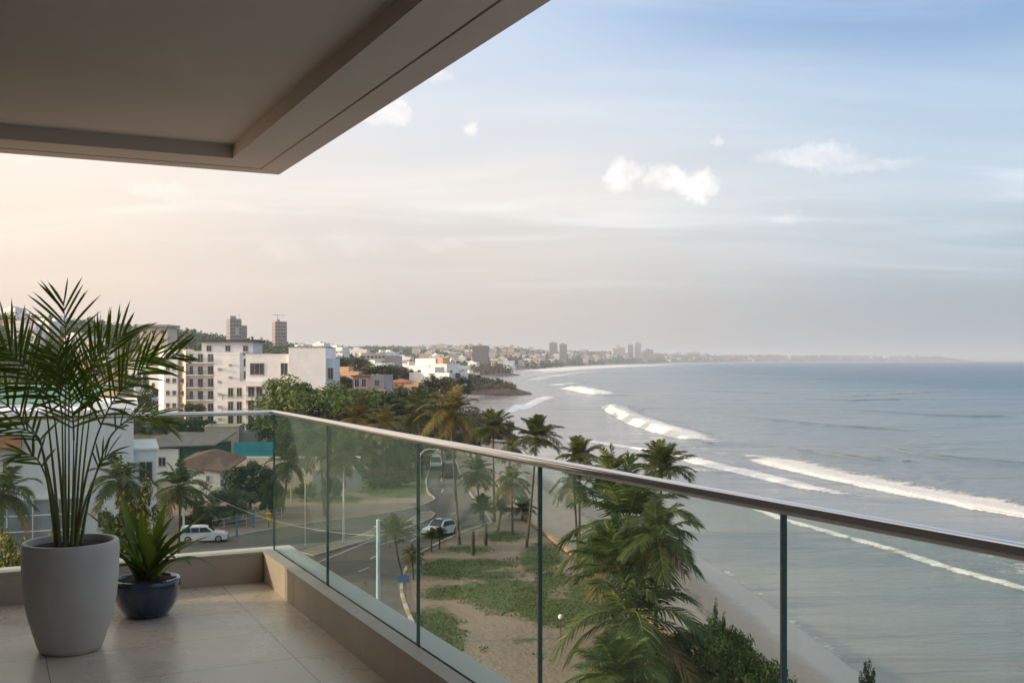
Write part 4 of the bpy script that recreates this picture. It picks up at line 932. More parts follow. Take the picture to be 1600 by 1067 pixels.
def build_palms():
    crowns = [palm_crown(1), palm_crown(2, 24, 3.2, .62, 0, 3), palm_crown(3, 28, 3.2, .40, .35, 1), palm_crown(4, 22, 3.2, .75, 0, 4, 30), palm_crown(5, 30, 3.2, .34, .6, 0)]
    gold = leafmat('palm_leaf_gold', (.10, .085, .022), (.17, .14, .035), (.24, .18, .06), .30, .42)
    gold_crown = crowns[0].copy(); gold_crown.materials[1] = gold; crowns.append(gold_crown)
    bark = pmat('palm_bark', (.105, .088, .072), .9, .3, 2.5, .6, dirt=((.10, .08, .065), .6)); pale = pmat('palm_bark_limed', (.60, .57, .52), .85, .15, 2.5, .3)
    def palm(label, base, crown, rpx, kind, base_z=0.0, bend=.25, limed=False, rz=0, D=None, thick=1.0):
        if D: bx, by = (base[0]-800)/F*D, D; bz = gz(bx, by)
        else: bx, by = G(*base); bz = 0.0
        tx = (crown[0]-800)/F*by; tz = CAMZ-(crown[1]-HY)/F*by
        r = rpx/F*by; s = r/2.55
        root = empty('palm_tree', (bx, by, bz)); tag(root, label, 'palm tree', 'coconut palms')
        H = tz-bz; dx = tx-bx; rng = random.Random(int(base[0]*7+base[1])); by_ = rng.uniform(-.3, .3)
        pts, rs = [], []; N = 26; tr = max(.105, .13*s**.5)*thick
        for i in range(N+1):
            t = i/N; pts.append((dx*(t+bend*t*(1-t)*(1 if dx >= 0 else 1)), by_*t, -.3+(H+.3)*t)); rs.append(tr*(1.45-.75*t**.35 if t < .2 else 1.05-.35*t)*(1.06 if i % 2 else .97))
        mb = MB(); mb.tube(pts, rs, 9); mb.build('trunk', pale if limed else bark, root, True)
        c = bpy.data.objects.new('crown', crowns[kind]); C.objects.link(c); c.parent = root; c.location = (dx, by_, H); c.rotation_euler = (rng.uniform(-.1, .1), rng.uniform(-.1, .1), R(rz)+rng.uniform(0, 6)); c.scale = (s, s, s)
        return root
    palm('tall golden green palm rising above the handrail beside the parked dark vehicles', (718, 850), (705, 645), 46, 5, thick=1.1)
    palm('slender tall palm right of the two wooden posts, crown crossing the handrail', (822, 855), (838, 684), 40, 2)
    palm('dark palm crown just above the handrail left of the slender tall palm', (773, 815), (770, 670), 36, 2)
    palm('short palm with thin spread crown under the handrail near the far road', (752, 812), (745, 738), 30, 0)
    palm('medium palm with dark crown between two slender trunks behind the glass', (801, 835), (800, 752), 32, 3)
    palm('squat young palm at the end of the kerb near the wooden posts', (757, 822), (754, 794), 22, 4, thick=1.3)
    palm('leaning stub palm with short trunk between the wooden posts and grass', (777, 830), (783, 797), 18, 4, thick=1.3)
    palm('bushy low palm growing against the sea wall', (815, 812), (817, 795), 22, 2, thick=1.2)
    palm('thin trunked palm on the beach left of the biggest crown', (905, 866), (906, 714), 36, 2)
    palm('drooping palm whose crown hangs just under the thin trunked palm crown', (905, 890), (897, 752), 34, 3)
    palm('palm with wind blown crown breaking the handrail line', (1022, 940), (1034, 733), 50, 2, thick=.9)
    palm('palm whose upper fronds peep over the handrail behind the biggest crown', (962, 885), (957, 738), 44, 0)
    palm('biggest spreading palm crown in front of the sea', (1000, 992), (978, 818), 106, 0)
    palm('dense dark palm with upright fronds between the two wide crowns', (975, 1035), (966, 890), 80, 4)
    palm('wide low palm nearest the balcony with pale hanging dry frond', (1000, 1102), (988, 968), 116, 3)
    palm('lowest palm cut off by the bottom edge of the glass', (965, 1180), (965, 1056), 78, 2)
    palm('palm with brown old fronds right of the biggest crown', (1022, 1090), (1026, 838), 66, 1)
    # young palms by the road
    palm('young palm by the kerb in front of the white and blue car', (674, 862), (674, 838), 13, 4, thick=.8)
    palm('small second young palm beside the kerb right behind the car', (686, 858), (687, 836), 13, 4, thick=.8)
    palm('yellowish young palm on the kerb next to the glass joint', (646, 905), (644, 868), 18, 5, thick=.8)
    palm('bushy leaning palm on the kerb above the small blue board', (632, 905), (616, 836), 32, 4, bend=.5, thick=.9)
    # left side of the road
    palm('palm at the left edge in front of the white house', (2, 912), (2, 770), 56, 1)
    palm('palm with drooping fronds between potted palm and white lamp pole', (190, 890), (187, 752), 48, 1)
    palm('round headed palm with the white lamp pole in front of it', (278, 868), (282, 760), 42, 0)
    palm('white trunked palm in the middle of the sandy plaza', (537, 848), (538, 710), 42, 0, limed=True)
    palm('brownish drooping palm left of the white trunked palm', (508, 806), (500, 692), 46, 3)
    palm('low palm left of the street lamp among dark trees', (583, 745), (580, 706), 36, 1)
    palm('second low palm under the dark trees near the street lamp', (615, 742), (620, 700), 36, 3)
    palm('yellow green palm crown just above the handrail left of the dark trees', (560, 740), (560, 655), 34, 5)
    palm('dark shaggy palm left of the tall golden green palm', (655, 735), (650, 646), 46, 1)
    palm('bright palm fronds poking above the handrail among dark trees', (605, 745), (602, 664), 32, 5)
    palm('far dark palm by the shore bank right of the tall golden palm', (790, 752), (800, 700), 26, 1)
    palm('sparse palm at plaza edge close to the balcony corner', (440, 800), (452, 722), 32, 1)
build_palms()
def leaf_crown(seed, rx, rz, nclump, nleaf, size, flat=.75, spread=.26, mats=None, shell=.55):
    """leaf cards gathered in uneven clumps through an ellipsoid (numpy)"""
    g = np.random.default_rng(seed)
    u = g.normal(size=(nclump, 3)); u /= np.linalg.norm(u, axis=1)[:, None]; rad = shell+(1-shell)*g.random(nclump)**.7
    c = u*rad[:, None]*np.array([rx, rx, rz])*(.72+.5*g.random(nclump))[:, None]
    c[:, 2] = np.where(c[:, 2] < -rz*.55, -rz*.55*g.random(nclump), c[:, 2])
    w = .5+g.random(nclump); idx = g.choice(nclump, nleaf, p=w/w.sum())
    sp = spread*rx*(.55+.7*g.random(nclump))
    q = g.normal(size=(nleaf, 3)); q /= np.linalg.norm(q, axis=1)[:, None]; q *= g.random(nleaf)[:, None]**.45
    p = c[idx]+q*sp[idx][:, None]*np.array([1, 1, flat])
    nrm = q*.8+g.normal(size=(nleaf, 3))*.55+np.array([0, 0, .6]); nrm /= np.linalg.norm(nrm, axis=1)[:, None]
    a = np.cross(nrm, g.normal(size=(nleaf, 3))); a /= np.linalg.norm(a, axis=1)[:, None]; b = np.cross(nrm, a)
    s = size*(.6+.8*g.random(nleaf))[:, None]
    V = np.stack([p-a*s, p-b*s*.45+nrm*s*.12, p+a*s, p+b*s*.45+nrm*s*.12], 1).reshape(-1, 3)
    me = np_mesh('crown', V, np.arange(nleaf*4).reshape(-1, 4), False)
    return me
def tree_trunk(H, r, rx, seed, zc):
    rng = random.Random(seed); mb = MB(); mb.tube([(0, 0, -.3), (.05, 0, H*.25), (rng.uniform(-.15, .15), rng.uniform(-.1, .1), H*.6)], [r*1.4, r, r*.8], 8)
    for i in range(7):
        a = i*2.4; e = rx*.7; z0 = H*rng.uniform(.3, .6); mb.tube([(0, 0, z0), (math.cos(a)*e*.5, math.sin(a)*e*.5, z0+(zc-z0)*.7), (math.cos(a)*e, math.sin(a)*e, zc+rng.uniform(-.1, .3)*rx)], [r*.5, r*.35, r*.12], 5)
    return mb
TREES = {}
def build_trees():
    mk = lambda nm, a, b, c=None, **k: leafmat(nm, a, b, c, **k)
    deep = mk('leaf_deep', (.026, .046, .015), (.052, .078, .024), (.085, .105, .036), trans=.18); fresh = mk('leaf_fresh', (.060, .098, .021), (.118, .165, .038), (.20, .22, .065), trans=.25)
    olive = mk('leaf_olive', (.040, .048, .020), (.075, .082, .035), (.11, .10, .05), trans=.2); dry = mk('leaf_dry', (.085, .062, .036), (.15, .105, .064), (.21, .15, .09), trans=.15)
    pale = mk('leaf_pale', (.06, .085, .035), (.10, .13, .055), (.15, .17, .08), trans=.3)
    yel = mk('leaf_yellow', (.045, .075, .015), (.10, .13, .025), (.60, .44, .03), trans=.3, f2=.33)
    bark = pmat('tree_bark', (.13, .10, .08), .9, .3, 2, .5)
    M_ = {'almond': leaf_crown(10, 1, .62, 95, 22000, .040, .75, .24, shell=.35), 'dense': leaf_crown(11, 1, .8, 54, 12000, .046, .8, .25, shell=.4), 'fluffy': leaf_crown(12, 1, .7, 70, 16000, .030, .9, .22, shell=.35), 'sparse': leaf_crown(13, 1, 1.0, 26, 1500, .040, .8, .22), 'tuft': leaf_crown(14, 1, 1.0, 46, 6500, .055, 1, .26, shell=.25)}
    def tree(name, label, px, py, rpx, D, shape, mat, cat='tree', group=None, sz=1.0, zbase=None, full=False):
        x = (px-800)/F*D; zc = CAMZ-(py-HY)/F*D; r = rpx/F*D*(1.18 if cat == 'tree' else 1.1); z0 = gz(x, D) if zbase is None else zbase
        root = empty(name, (x, D, z0)); tag(root, label, cat, group); H = max(zc-z0, r*.4)
        if full or (cat == 'shrub' and not group): top = zc+r*sz*.9; sz = (top-z0)*.62/r; H = (top-z0)*.42
        tree_trunk(H, max(.05, r*.05), r, int(px*3+py), H).build('trunk', bark, root, True)
        me = M_[shape].copy(); c = link_mesh('crown', me, mat, root); c.location = (0, 0, H); c.scale = (r, r, r*sz); c.rotation_euler = (0, 0, (px*.37) % 6.28)
        return root
    tree('leafy_tree', 'broad bright green spreading tree in front of the white L-shaped block', 482, 645, 76, 170, 'almond', fresh, sz=1.0)
    tree('leafy_tree', 'dark feathery tree right of the broad bright green tree', 598, 640, 44, 178, 'dense', deep)
    tree('leafy_tree', 'dark tree under the long orange house', 655, 636, 34, 190, 'dense', deep)
    tree('leafy_tree', 'dark tree mass behind the glass next to the balcony corner', 458, 694, 40, 152, 'dense', deep, full=True)
    tree('leafy_tree', 'dark tree behind the glass joint left of the street lamp', 636, 712, 32, 165, 'dense', deep)
    tree('leafy_tree', 'dark tree filling the gap between low palms behind the glass', 560, 700, 30, 160, 'dense', deep, full=True)
    tree('leafy_tree', 'round dark green tree under the turquoise fence', 390, 752, 40, 120, 'dense', deep, sz=1.05, full=True)
    tree('leafy_tree', 'small bright green tree at the balcony corner by the glass', 424, 757, 18, 114, 'dense', fresh, sz=1.2, full=True)
    tree('leafy_tree', 'tree shading the road in front of the far minibus', 690, 690, 26, 185, 'dense', deep)
    tree('leafy_tree', 'olive tree between the tall golden palm and the road bend', 735, 690, 24, 200, 'dense', olive)
    for i, (px, py, r, D, lab) in enumerate([(262, 664, 20, 205, 'leftmost dark tree in the row behind the long shed'), (292, 668, 20, 200, 'middle dark tree in the row behind the long shed'), (318, 668, 18, 205, 'rightmost dark tree in the row behind the long shed'), (302, 642, 15, 240, 'small tree standing at the foot of the apartment block'), (408, 672, 26, 190, 'dark tree above the turquoise fence and beige block')]):
        tree('leafy_tree', lab, px, py, r, D, 'dense', deep)
    for px, py, r, D, lab in [(535, 602, 20, 290, 'olive tree behind the terracotta coloured villa'), (590, 588, 26, 330, 'olive tree between villa and white stepped block'), (622, 585, 18, 360, 'tree just left of the white stepped block'), (712, 602, 22, 330, 'dark tree below the white balconied house'), (660, 618, 20, 260, 'tree right of the long orange house'), (690, 605, 24, 300, 'tree in front of the white stepped block'), (560, 572, 18, 480, 'bushy tree on the ridge right of the white block'), (522, 572, 20, 420, 'tree beside the light blue side bay')]:
        tree('leafy_tree', lab, px, py, r, D, 'dense', olive)
    S_ = 'shrub'
    tree('leafy_shrub', 'pale feathery bush behind the white parked car', 342, 782, 50, 110, 'fluffy', pale, S_, sz=.62)
    tree('leafy_shrub', 'dark low bush left of the pale feathery bush', 310, 815, 26, 104, 'dense', deep, S_, sz=.7)
    tree('leafy_shrub', 'yellow flecked shrub seen between the two potted plants', 216, 792, 44, 85, 'tuft', yel, S_, sz=.85)
    tree('leafy_shrub', 'low green shrub under the yellow flecked shrub', 175, 830, 32, 84, 'tuft', fresh, S_)
    tree('leafy_shrub', 'shrub with yellow blossom outside the glass at the far left', 22, 868, 40, 72, 'tuft', yel, S_, sz=.9)
    tree('leafy_shrub', 'yellow blossom shrub half hidden behind the pale pot', 88, 858, 26, 74, 'tuft', yel, S_)
    tree('leafy_shrub', 'pointed dark green shrub rising from the bottom right bushes', 1132, 1000, 40, 55, 'dense', fresh, S_, sz=1.45)
    tree('leafy_shrub', 'upright sprig of dark leaves topping the bottom right bushes', 1122, 962, 16, 56, 'tuft', deep, S_)
    tree('leafy_shrub', 'rounded dark green shrub below the pointed one', 1165, 1030, 50, 52, 'dense', fresh, S_)
    tree('leafy_shrub', 'dark green shrub touching the glass joint at the bottom', 1206, 1058, 34, 51, 'dense', deep, S_)
    tree('leafy_shrub', 'light green bush mass under the nearest palm', 1085, 1012, 58, 53, 'dense', fresh, S_)
    tree('leafy_shrub', 'light green bush at bottom edge beside the palm trunk', 1030, 1050, 36, 52, 'fluffy', fresh, S_)
    tree('leafy_shrub', 'single small green shoot standing on the sand by itself', 1357, 1052, 15, 56, 'tuft', deep, S_, sz=1.2)
    for px, py, r, D, lab in [(745, 655, 24, 300, 'brown scrub bush on top of the shore bank'), (785, 668, 22, 280, 'brown scrub bush on the seaward slope of the bank'), (765, 690, 22, 250, 'reddish scrub bush low on the shore bank'), (735, 672, 22, 270, 'scrub bush behind the tall golden palm')]:
        tree('leafy_shrub', lab, px, py, r, D, 'dense', dry, S_, 'scrub on the shore bank', sz=.6)
    for px, py, r, D, lab in [(520, 752, 16, 130, 'low bush before the grey wall'), (620, 757, 22, 142, 'dark hedge like bush left of the lamp post foot'), (590, 760, 18, 140, 'low bush at the far edge of the plaza grass'), (478, 762, 14, 128, 'bright small bush with thin pole behind the glass')]:
        tree('leafy_shrub', lab, px, py, r, D, 'dense', deep if r > 15 else fresh, S_)
    # trees scattered over the town: copies of three sparse trees
    rng = random.Random(3); protos = []
    for i, m in enumerate((deep, olive, dry)):
        o = bpy.data.objects.new('hill_tree', None); C.objects.link(o); tree_trunk(4.2, .22, 2.6, 50+i, 4.2).build('trunk', bark, o, True)
        me = leaf_crown(60+i, 3.4, 2.8, 24, 1500, .26, .8, .30); c = link_mesh('crown', me, m, o); c.location = (0, 0, 4.4); protos.append(o)
    zones = [(lambda: (rng.uniform(90, 240), rng.uniform(270, 620)), 40, 'on slope left of the apartment block'), (lambda: (rng.uniform(515, 745), rng.uniform(310, 620)), 60, 'between shore and green ridge'),
             (lambda: (rng.uniform(455, 770), rng.uniform(600, 1150)), 85, 'up on the hazy ridge'), (lambda: (rng.uniform(-40, 240), rng.uniform(600, 1000)), 35, 'under the hill behind potted palm')]
    kinds = ['dark green rounded tree', 'olive green rounded tree', 'brownish rounded tree']; first = set(); done = []
    for fn, n, zone in zones:
        k = tries = 0
        while k < n and tries < n*40:
            tries += 1; px, D = fn(); x = (px-800)/F*D
            z, sd, dw = ground(np.array([x]), np.array([D]), True)
            if sd[0] < 20 or any((x-a-4)**2+(D-b)**2 < 64 for a, b in HOUSES) or any((x-a)**2+(D-b)**2 < 9 for a, b in done): continue
            if any(a < x < b and c_ < D < d_ for a, b, c_, d_ in ((-90, -58, 245, 270), (-62, -38, 228, 245), (-40, -22, 238, 252), (-38, -24, 298, 314), (-46, -22, 416, 436))): continue
            i = rng.choice([0, 0, 1, 1, 1, 2]); o = protos[i] if i not in first else copy_tree(protos[i]); first.add(i); done.append((x, D)); k += 1
            s = rng.uniform(.7, 1.35); o.location = (x, D, float(z[0])); o.rotation_euler = (0, 0, rng.uniform(0, 6.28)); o.scale = (s, s, s*rng.uniform(.8, 1.15)); lab = kinds[i]+' '+zone; tag(o, lab, 'tree', lab.replace('tree', 'trees', 1))
    # masses nobody could count: undergrowth between the houses, the far woods and the far specks of town
    g = np.random.default_rng(5)
    def mass(name, px0, px1, D0, D1, n, size, zmax, mat, sdmin, logd=True, dmax=1e9):
        px = g.uniform(px0, px1, n); D = np.exp(g.uniform(np.log(D0), np.log(D1), n)); x = (px-800)/F*D
        z, sd, _ = ground(x, D, True); k = (sd > sdmin) & (sd < dmax) & (fbm(x/(22+D/60), D/(22+D/60), 77, 3) > .44)
        for a, b, c_, d_ in ((-90, -58, 235, 272), (-64, -38, 205, 245), (-42, -22, 225, 252), (-40, -22, 285, 314), (-48, -20, 400, 436)): k &= ~((x > a) & (x < b) & (D > c_) & (D < d_))
        x, D, z = x[k], D[k], z[k]; m = len(x)
        p = np.stack([x, D, z+g.random(m)**1.3*zmax*(.5+.9*fbm(x/12, D/12, 9, 2))], 1); nrm = g.normal(size=(m, 3))+np.array([0, -.2, .7]); nrm /= np.linalg.norm(nrm, axis=1)[:, None]
        a = np.cross(nrm, g.normal(size=(m, 3))); a /= np.linalg.norm(a, axis=1)[:, None]; b = np.cross(nrm, a); s = (size*(.5+g.random(m))*(D/D0)**.45)[:, None]
        V = np.stack([p-a*s, p-b*s*.6, p+a*s, p+b*s*.6], 1).reshape(-1, 3)
        o = link_mesh(name, np_mesh(name, V, np.arange(m*4).reshape(-1, 4), False), mat); tag(o, kind='stuff'); return o
    mass('undergrowth', 430, 800, 235, 520, 60000, .55, 3.2, olive, 14); mass('undergrowth', -60, 260, 230, 620, 40000, .6, 3.0, deep, 20)
    mass('hillside_woodland', -80, 860, 500, 1500, 120000, 1.15, 7.0, deep, 12); mass('far_woodland', 300, 1560, 1300, 12500, 170000, 2.9, 10, olive, 16)
    # far specks of town
    n = 1600; px = g.uniform(640, 1560, n); D = np.exp(g.uniform(np.log(1500), np.log(12000), n)); x = (px-800)/F*D; z, sd, _ = ground(x, D, True); k = (sd > 40) & (sd < 1200); x, D, z = x[k], D[k], z[k]
    mb = MB(); rr = random.Random(1)
    for a, b, c in zip(x, D, z):
        w = rr.uniform(6, 14)*(1+b/9000); h = rr.uniform(5, 12)*(1+b/12000); mb.box(a, b, c-3, a+w, b+w*.7, c+h+4, rr.choice([0, 0, 1, 2, 3]))
    tag(mb.build('far_town', [wall_white(), wall_cream(), wall_pink(), wall_grey()]), kind='stuff')
    # grass tufts in the park
    n = 60000; px = g.uniform(430, 1130, n); py = g.uniform(735, 1080, n); D = CAMZ*F/(py-HY); x = (px-800)/F*D
    gm = grassmask(x, D)+(fbm(x/1.6, D/1.6, 15, 4)-.5)*1.3; zz, sd, dw = ground(x, D, True); k = (gm > .34) & (dw < -.6); x, D = x[k], D[k]; m = len(x)
    hgt = .05+.14*g.random(m)**2; ang = g.uniform(0, 6.28, m); lean = g.normal(size=(m, 2))*.08; w = .035+.05*g.random(m)
    V = np.stack([np.stack([x-np.cos(ang)*w, D-np.sin(ang)*w, 0*x], 1), np.stack([x+np.cos(ang)*w, D+np.sin(ang)*w, 0*x], 1), np.stack([x+lean[:, 0], D+lean[:, 1], hgt], 1)], 1).reshape(-1, 3)
    tag(link_mesh('grass', np_mesh('grass', V, np.arange(m*3).reshape(-1, 3), False), leafmat('grass_blade', (.065, .090, .022), (.11, .135, .034), (.17, .165, .065), trans=.3)), kind='stuff')
build_trees()
# rocky points reaching into the water
def headland(name, X0, X1, Y0, Y1, hgt, seed):
    nx, ny = 110, 60; x, y = np.meshgrid(np.linspace(X0, X1, nx), np.linspace(Y0, Y1, ny)); u = (x-X0)/(X1-X0); v = (y-Y0)/(Y1-Y0)*2-1
    sc = (X1-X0)/36; env = np.clip(1-u**1.1, 0, 1)*np.clip(1-np.abs((v+.25*u)/(1-.72*u))**2.0, 0, 1); n = fbm(x/(7*sc), y/(9*sc), seed, 5); n2 = np.abs(fbm(x/(2.5*sc), y/(3*sc), seed+3, 3)-.5)*2
    z = -3.6+hgt*env**.75*(.45+.9*n)+(env > .02)*n2*1.6*sc*env**.4-(1-np.clip(env*12, 0, 1))*1.5
    i = np.arange(nx*ny).reshape(ny, nx); Fq = np.stack([i[:-1, :-1], i[:-1, 1:], i[1:, 1:], i[1:, :-1]], -1).reshape(-1, 4)
    g = np.random.default_rng(seed); k = int(6500 if sc < 1.2 else 4500); ii = g.choice(nx*ny, k*3); ii = ii[(env.ravel()[ii] > (.14 if 'bank' in name else .30)) & (z.ravel()[ii] > -2.2) & (fbm(x.ravel()[ii]/(4*sc), y.ravel()[ii]/(5*sc), seed+9, 3) > .43)][:k]; m_ = len(ii)
    p = np.stack([x.ravel()[ii], y.ravel()[ii], z.ravel()[ii]], 1)+g.normal(size=(m_, 3))*np.array([.5, .8, 0])*sc; p[:, 2] += g.random(m_)**1.5*2.2*sc
    nrm = g.normal(size=(m_, 3))+np.array([0, -.2, .6]); nrm /= np.linalg.norm(nrm, axis=1)[:, None]; a = np.cross(nrm, g.normal(size=(m_, 3))); a /= np.linalg.norm(a, axis=1)[:, None]; b = np.cross(nrm, a); s = (.42*sc*(.5+g.random(m_)))[:, None]
    tag(link_mesh('headland_scrub', np_mesh('headland_scrub', np.stack([p-a*s, p-b*s*.6, p+a*s, p+b*s*.6], 1).reshape(-1, 3), np.arange(m_*4).reshape(-1, 4), False), MATS['leaf_dry'] if 'bank' in name or True else MATS['leaf_olive']), kind='stuff')
    m = pmat('headland_rock', (.125, .085, .065), .9, .45, .35, .8, dirt=((.055, .05, .03), .8))
    tag(link_mesh(name, np_mesh(name, np.stack([x.ravel(), y.ravel(), z.ravel()], 1), Fq, False), m), kind='structure')
headland('rocky_headland', -28, 14, 570, 690, 9.5, 3); headland('rocky_headland', -50, 15, 1240, 1400, 11, 8); headland('shore_bank', -26, 2, 225, 400, 7, 5)
# ------------------------------------------------------------------ vehicles
def car(label, cat, x, y, heading, L, W, H, profile, glass, paint, name='parked_car', trim=None, roofcol=None):
    """side profile (fractions of L and H) swept across the width with tumblehome; glass = (start, end) polygons in the same fractions"""
    root = empty(name, (x, y, .03), heading); tag(root, label, cat)
    tyre = pmat('tyre_rubber', (.02, .02, .02), .9, .2, 8); rimm = pmat('wheel_rim', (.45, .45, .46), .35, .1, 8, metal=.8); gl = pmat('car_glass', (.02, .025, .03), .08, .2, 2, spec=.7)
    half = W/2
    def wid(z): return half*(1-.03*max(0, (.22-z/H))*4-(.20*max(0, z/H-.56)/.44))
    mb = MB(); pts = [(u*L-L/2, v*H) for u, v in profile]; n = len(pts)
    for s in (-1, -.86, .86, 1):
        for u, v in pts:
            inset = .0 if abs(s) < 1 else 0.03
            w_ = wid(v)*(s if abs(s) == 1 else s); cx = u*(1-.012*(abs(s) == 1)); cz = v if abs(s) < 1 else v-(.02 if v > H*.3 else -.01)
            mb.v.append((cx, w_, cz))
    for k in range(3):
        for i in range(n): j = (i+1) % n; mb.f.append((k*n+i, k*n+j, (k+1)*n+j, (k+1)*n+i)); mb.m.append(0)
    mb.f.append(tuple(range(n))); mb.f.append(tuple(range(3*n, 4*n))[::-1]); mb.m += [0, 0]
    body = mb.build('body', paint, root); bmn = bmesh.new(); bmn.from_mesh(body.data); bmesh.ops.recalc_face_normals(bmn, faces=bmn.faces[:]); bmesh.ops.triangulate(bmn, faces=[f for f in bmn.faces if len(f.verts) > 4]); bmn.to_mesh(body.data); bmn.free()
    for poly in glass['side']:
        for s in (-1, 1):
            g = MB(); vs = []
            for o in (.004, .03):
                for u, v in poly: vs.append((u*L-L/2, s*(wid(v*H)+o-.008), v*H))
            k = len(poly); g.add(vs, [tuple(range(k)), tuple(range(k, 2*k))[::-1]]+[(i, (i+1) % k, k+(i+1) % k, k+i) for i in range(k)]); g.build('window', gl, root)
    for (u0, v0), (u1, v1), nm in glass['ends']:
        g = MB(); a = Vector((u0*L-L/2, 0, v0*H)); b = Vector((u1*L-L/2, 0, v1*H)); d = (b-a).normalized(); nn = Vector((-d.z, 0, d.x))*(1 if nm == 'rear_window' else 1)
        out = .012; w0, w1 = wid(a.z)*.86, wid(b.z)*.86; vs = [a+Vector((0, -w0, 0)), a+Vector((0, w0, 0)), b+Vector((0, w1, 0)), b+Vector((0, -w1, 0))]; vs = [v-nn*.02 for v in vs]+[v+nn*out for v in vs]
        g.add(vs, [(3, 2, 1, 0), (4, 5, 6, 7), (0, 1, 5, 4), (1, 2, 6, 5), (2, 3, 7, 6), (3, 0, 4, 7)]); g.build(nm, gl, root)
    r = H*.215
    for ux in (.19, .81):
        for s in (-1, 1):
            yy = s*(half-.09); w = MB(); w.tube([(ux*L-L/2, yy-.1, r), (ux*L-L/2, yy-.085, r), (ux*L-L/2, yy+.085, r), (ux*L-L/2, yy+.1, r)], [r*.9, r, r, r*.9], 16); wo = w.build('wheel', tyre, root)
            q = MB(); q.tube([(ux*L-L/2, yy+s*.101, r), (ux*L-L/2, yy+s*.115, r)], [r*.62, r*.55], 14); q.build('rim', rimm, wo)
    lt = pmat('lamp_lens', (.7, .7, .68), .15, .05, 3, spec=.6); rd = pmat('tail_lens', (.35, .02, .015), .2, .1, 3); bl = pmat('bumper_black', (.03, .03, .03), .6, .2, 4)
    for s in (-1, 1):
        q = MB(); q.box(L/2-.10, s*half*.72-.17, H*.40, L/2-.01, s*half*.72+.17, H*.50); q.build('headlight', lt, root)
        q = MB(); q.box(-L/2+.01, s*half*.74-.12, H*.42, -L/2+.09, s*half*.74+.12, H*.58); q.build('tail_light', rd, root)
    q = MB(); q.box(L/2-.07, -half*.9, H*.17, L/2+.05, half*.9, H*.30); q.build('bumper', trim or bl, root); q = MB(); q.box(-L/2-.05, -half*.9, H*.18, -L/2+.07, half*.9, H*.32); q.build('bumper', trim or bl, root)
    return root
SEDAN = [(.0, .20), (.02, .52), (.07, .58), (.16, .62), (.25, .93), (.32, 1.0), (.56, 1.0), (.62, .96), (.74, .64), (.93, .54), (.99, .44), (1.0, .20), (.90, .14), (.10, .14)]
SGLASS = dict(side=[[(.205, .64), (.27, .90), (.42, .93), (.42, .64)], [(.435, .64), (.435, .93), (.585, .93), (.68, .66), (.66, .64)]], ends=[((.615, .965), (.735, .66), 'windscreen'), ((.17, .66), (.25, .93), 'rear_window')])
WAGON = [(.0, .20), (.01, .60), (.05, .92), (.09, .99), (.20, 1.0), (.52, 1.0), (.60, .95), (.73, .66), (.93, .56), (.99, .45), (1.0, .20), (.90, .14), (.10, .14)]
WGLASS = dict(side=[[(.06, .66), (.09, .90), (.24, .93), (.24, .66)], [(.26, .66), (.26, .93), (.41, .93), (.41, .66)], [(.43, .66), (.43, .93), (.565, .92), (.67, .68), (.66, .66)]], ends=[((.60, .945), (.725, .67), 'windscreen'), ((.015, .66), (.048, .91), 'rear_window')])
BUS = [(.0, .18), (.0, .90), (.03, .99), (.10, 1.0), (.82, 1.0), (.90, .95), (.965, .52), (1.0, .45), (1.0, .18), (.9, .13), (.1, .13)]
BGLASS = dict(side=[[(.05, .55), (.05, .88), (.28, .88), (.28, .55)], [(.30, .55), (.30, .88), (.54, .88), (.54, .55)], [(.56, .55), (.56, .88), (.78, .88), (.78, .55)], [(.80, .55), (.80, .88), (.87, .88), (.93, .55)]], ends=[((.903, .93), (.962, .55), 'windscreen'), ((.0, .55), (.0, .88), 'rear_window')])
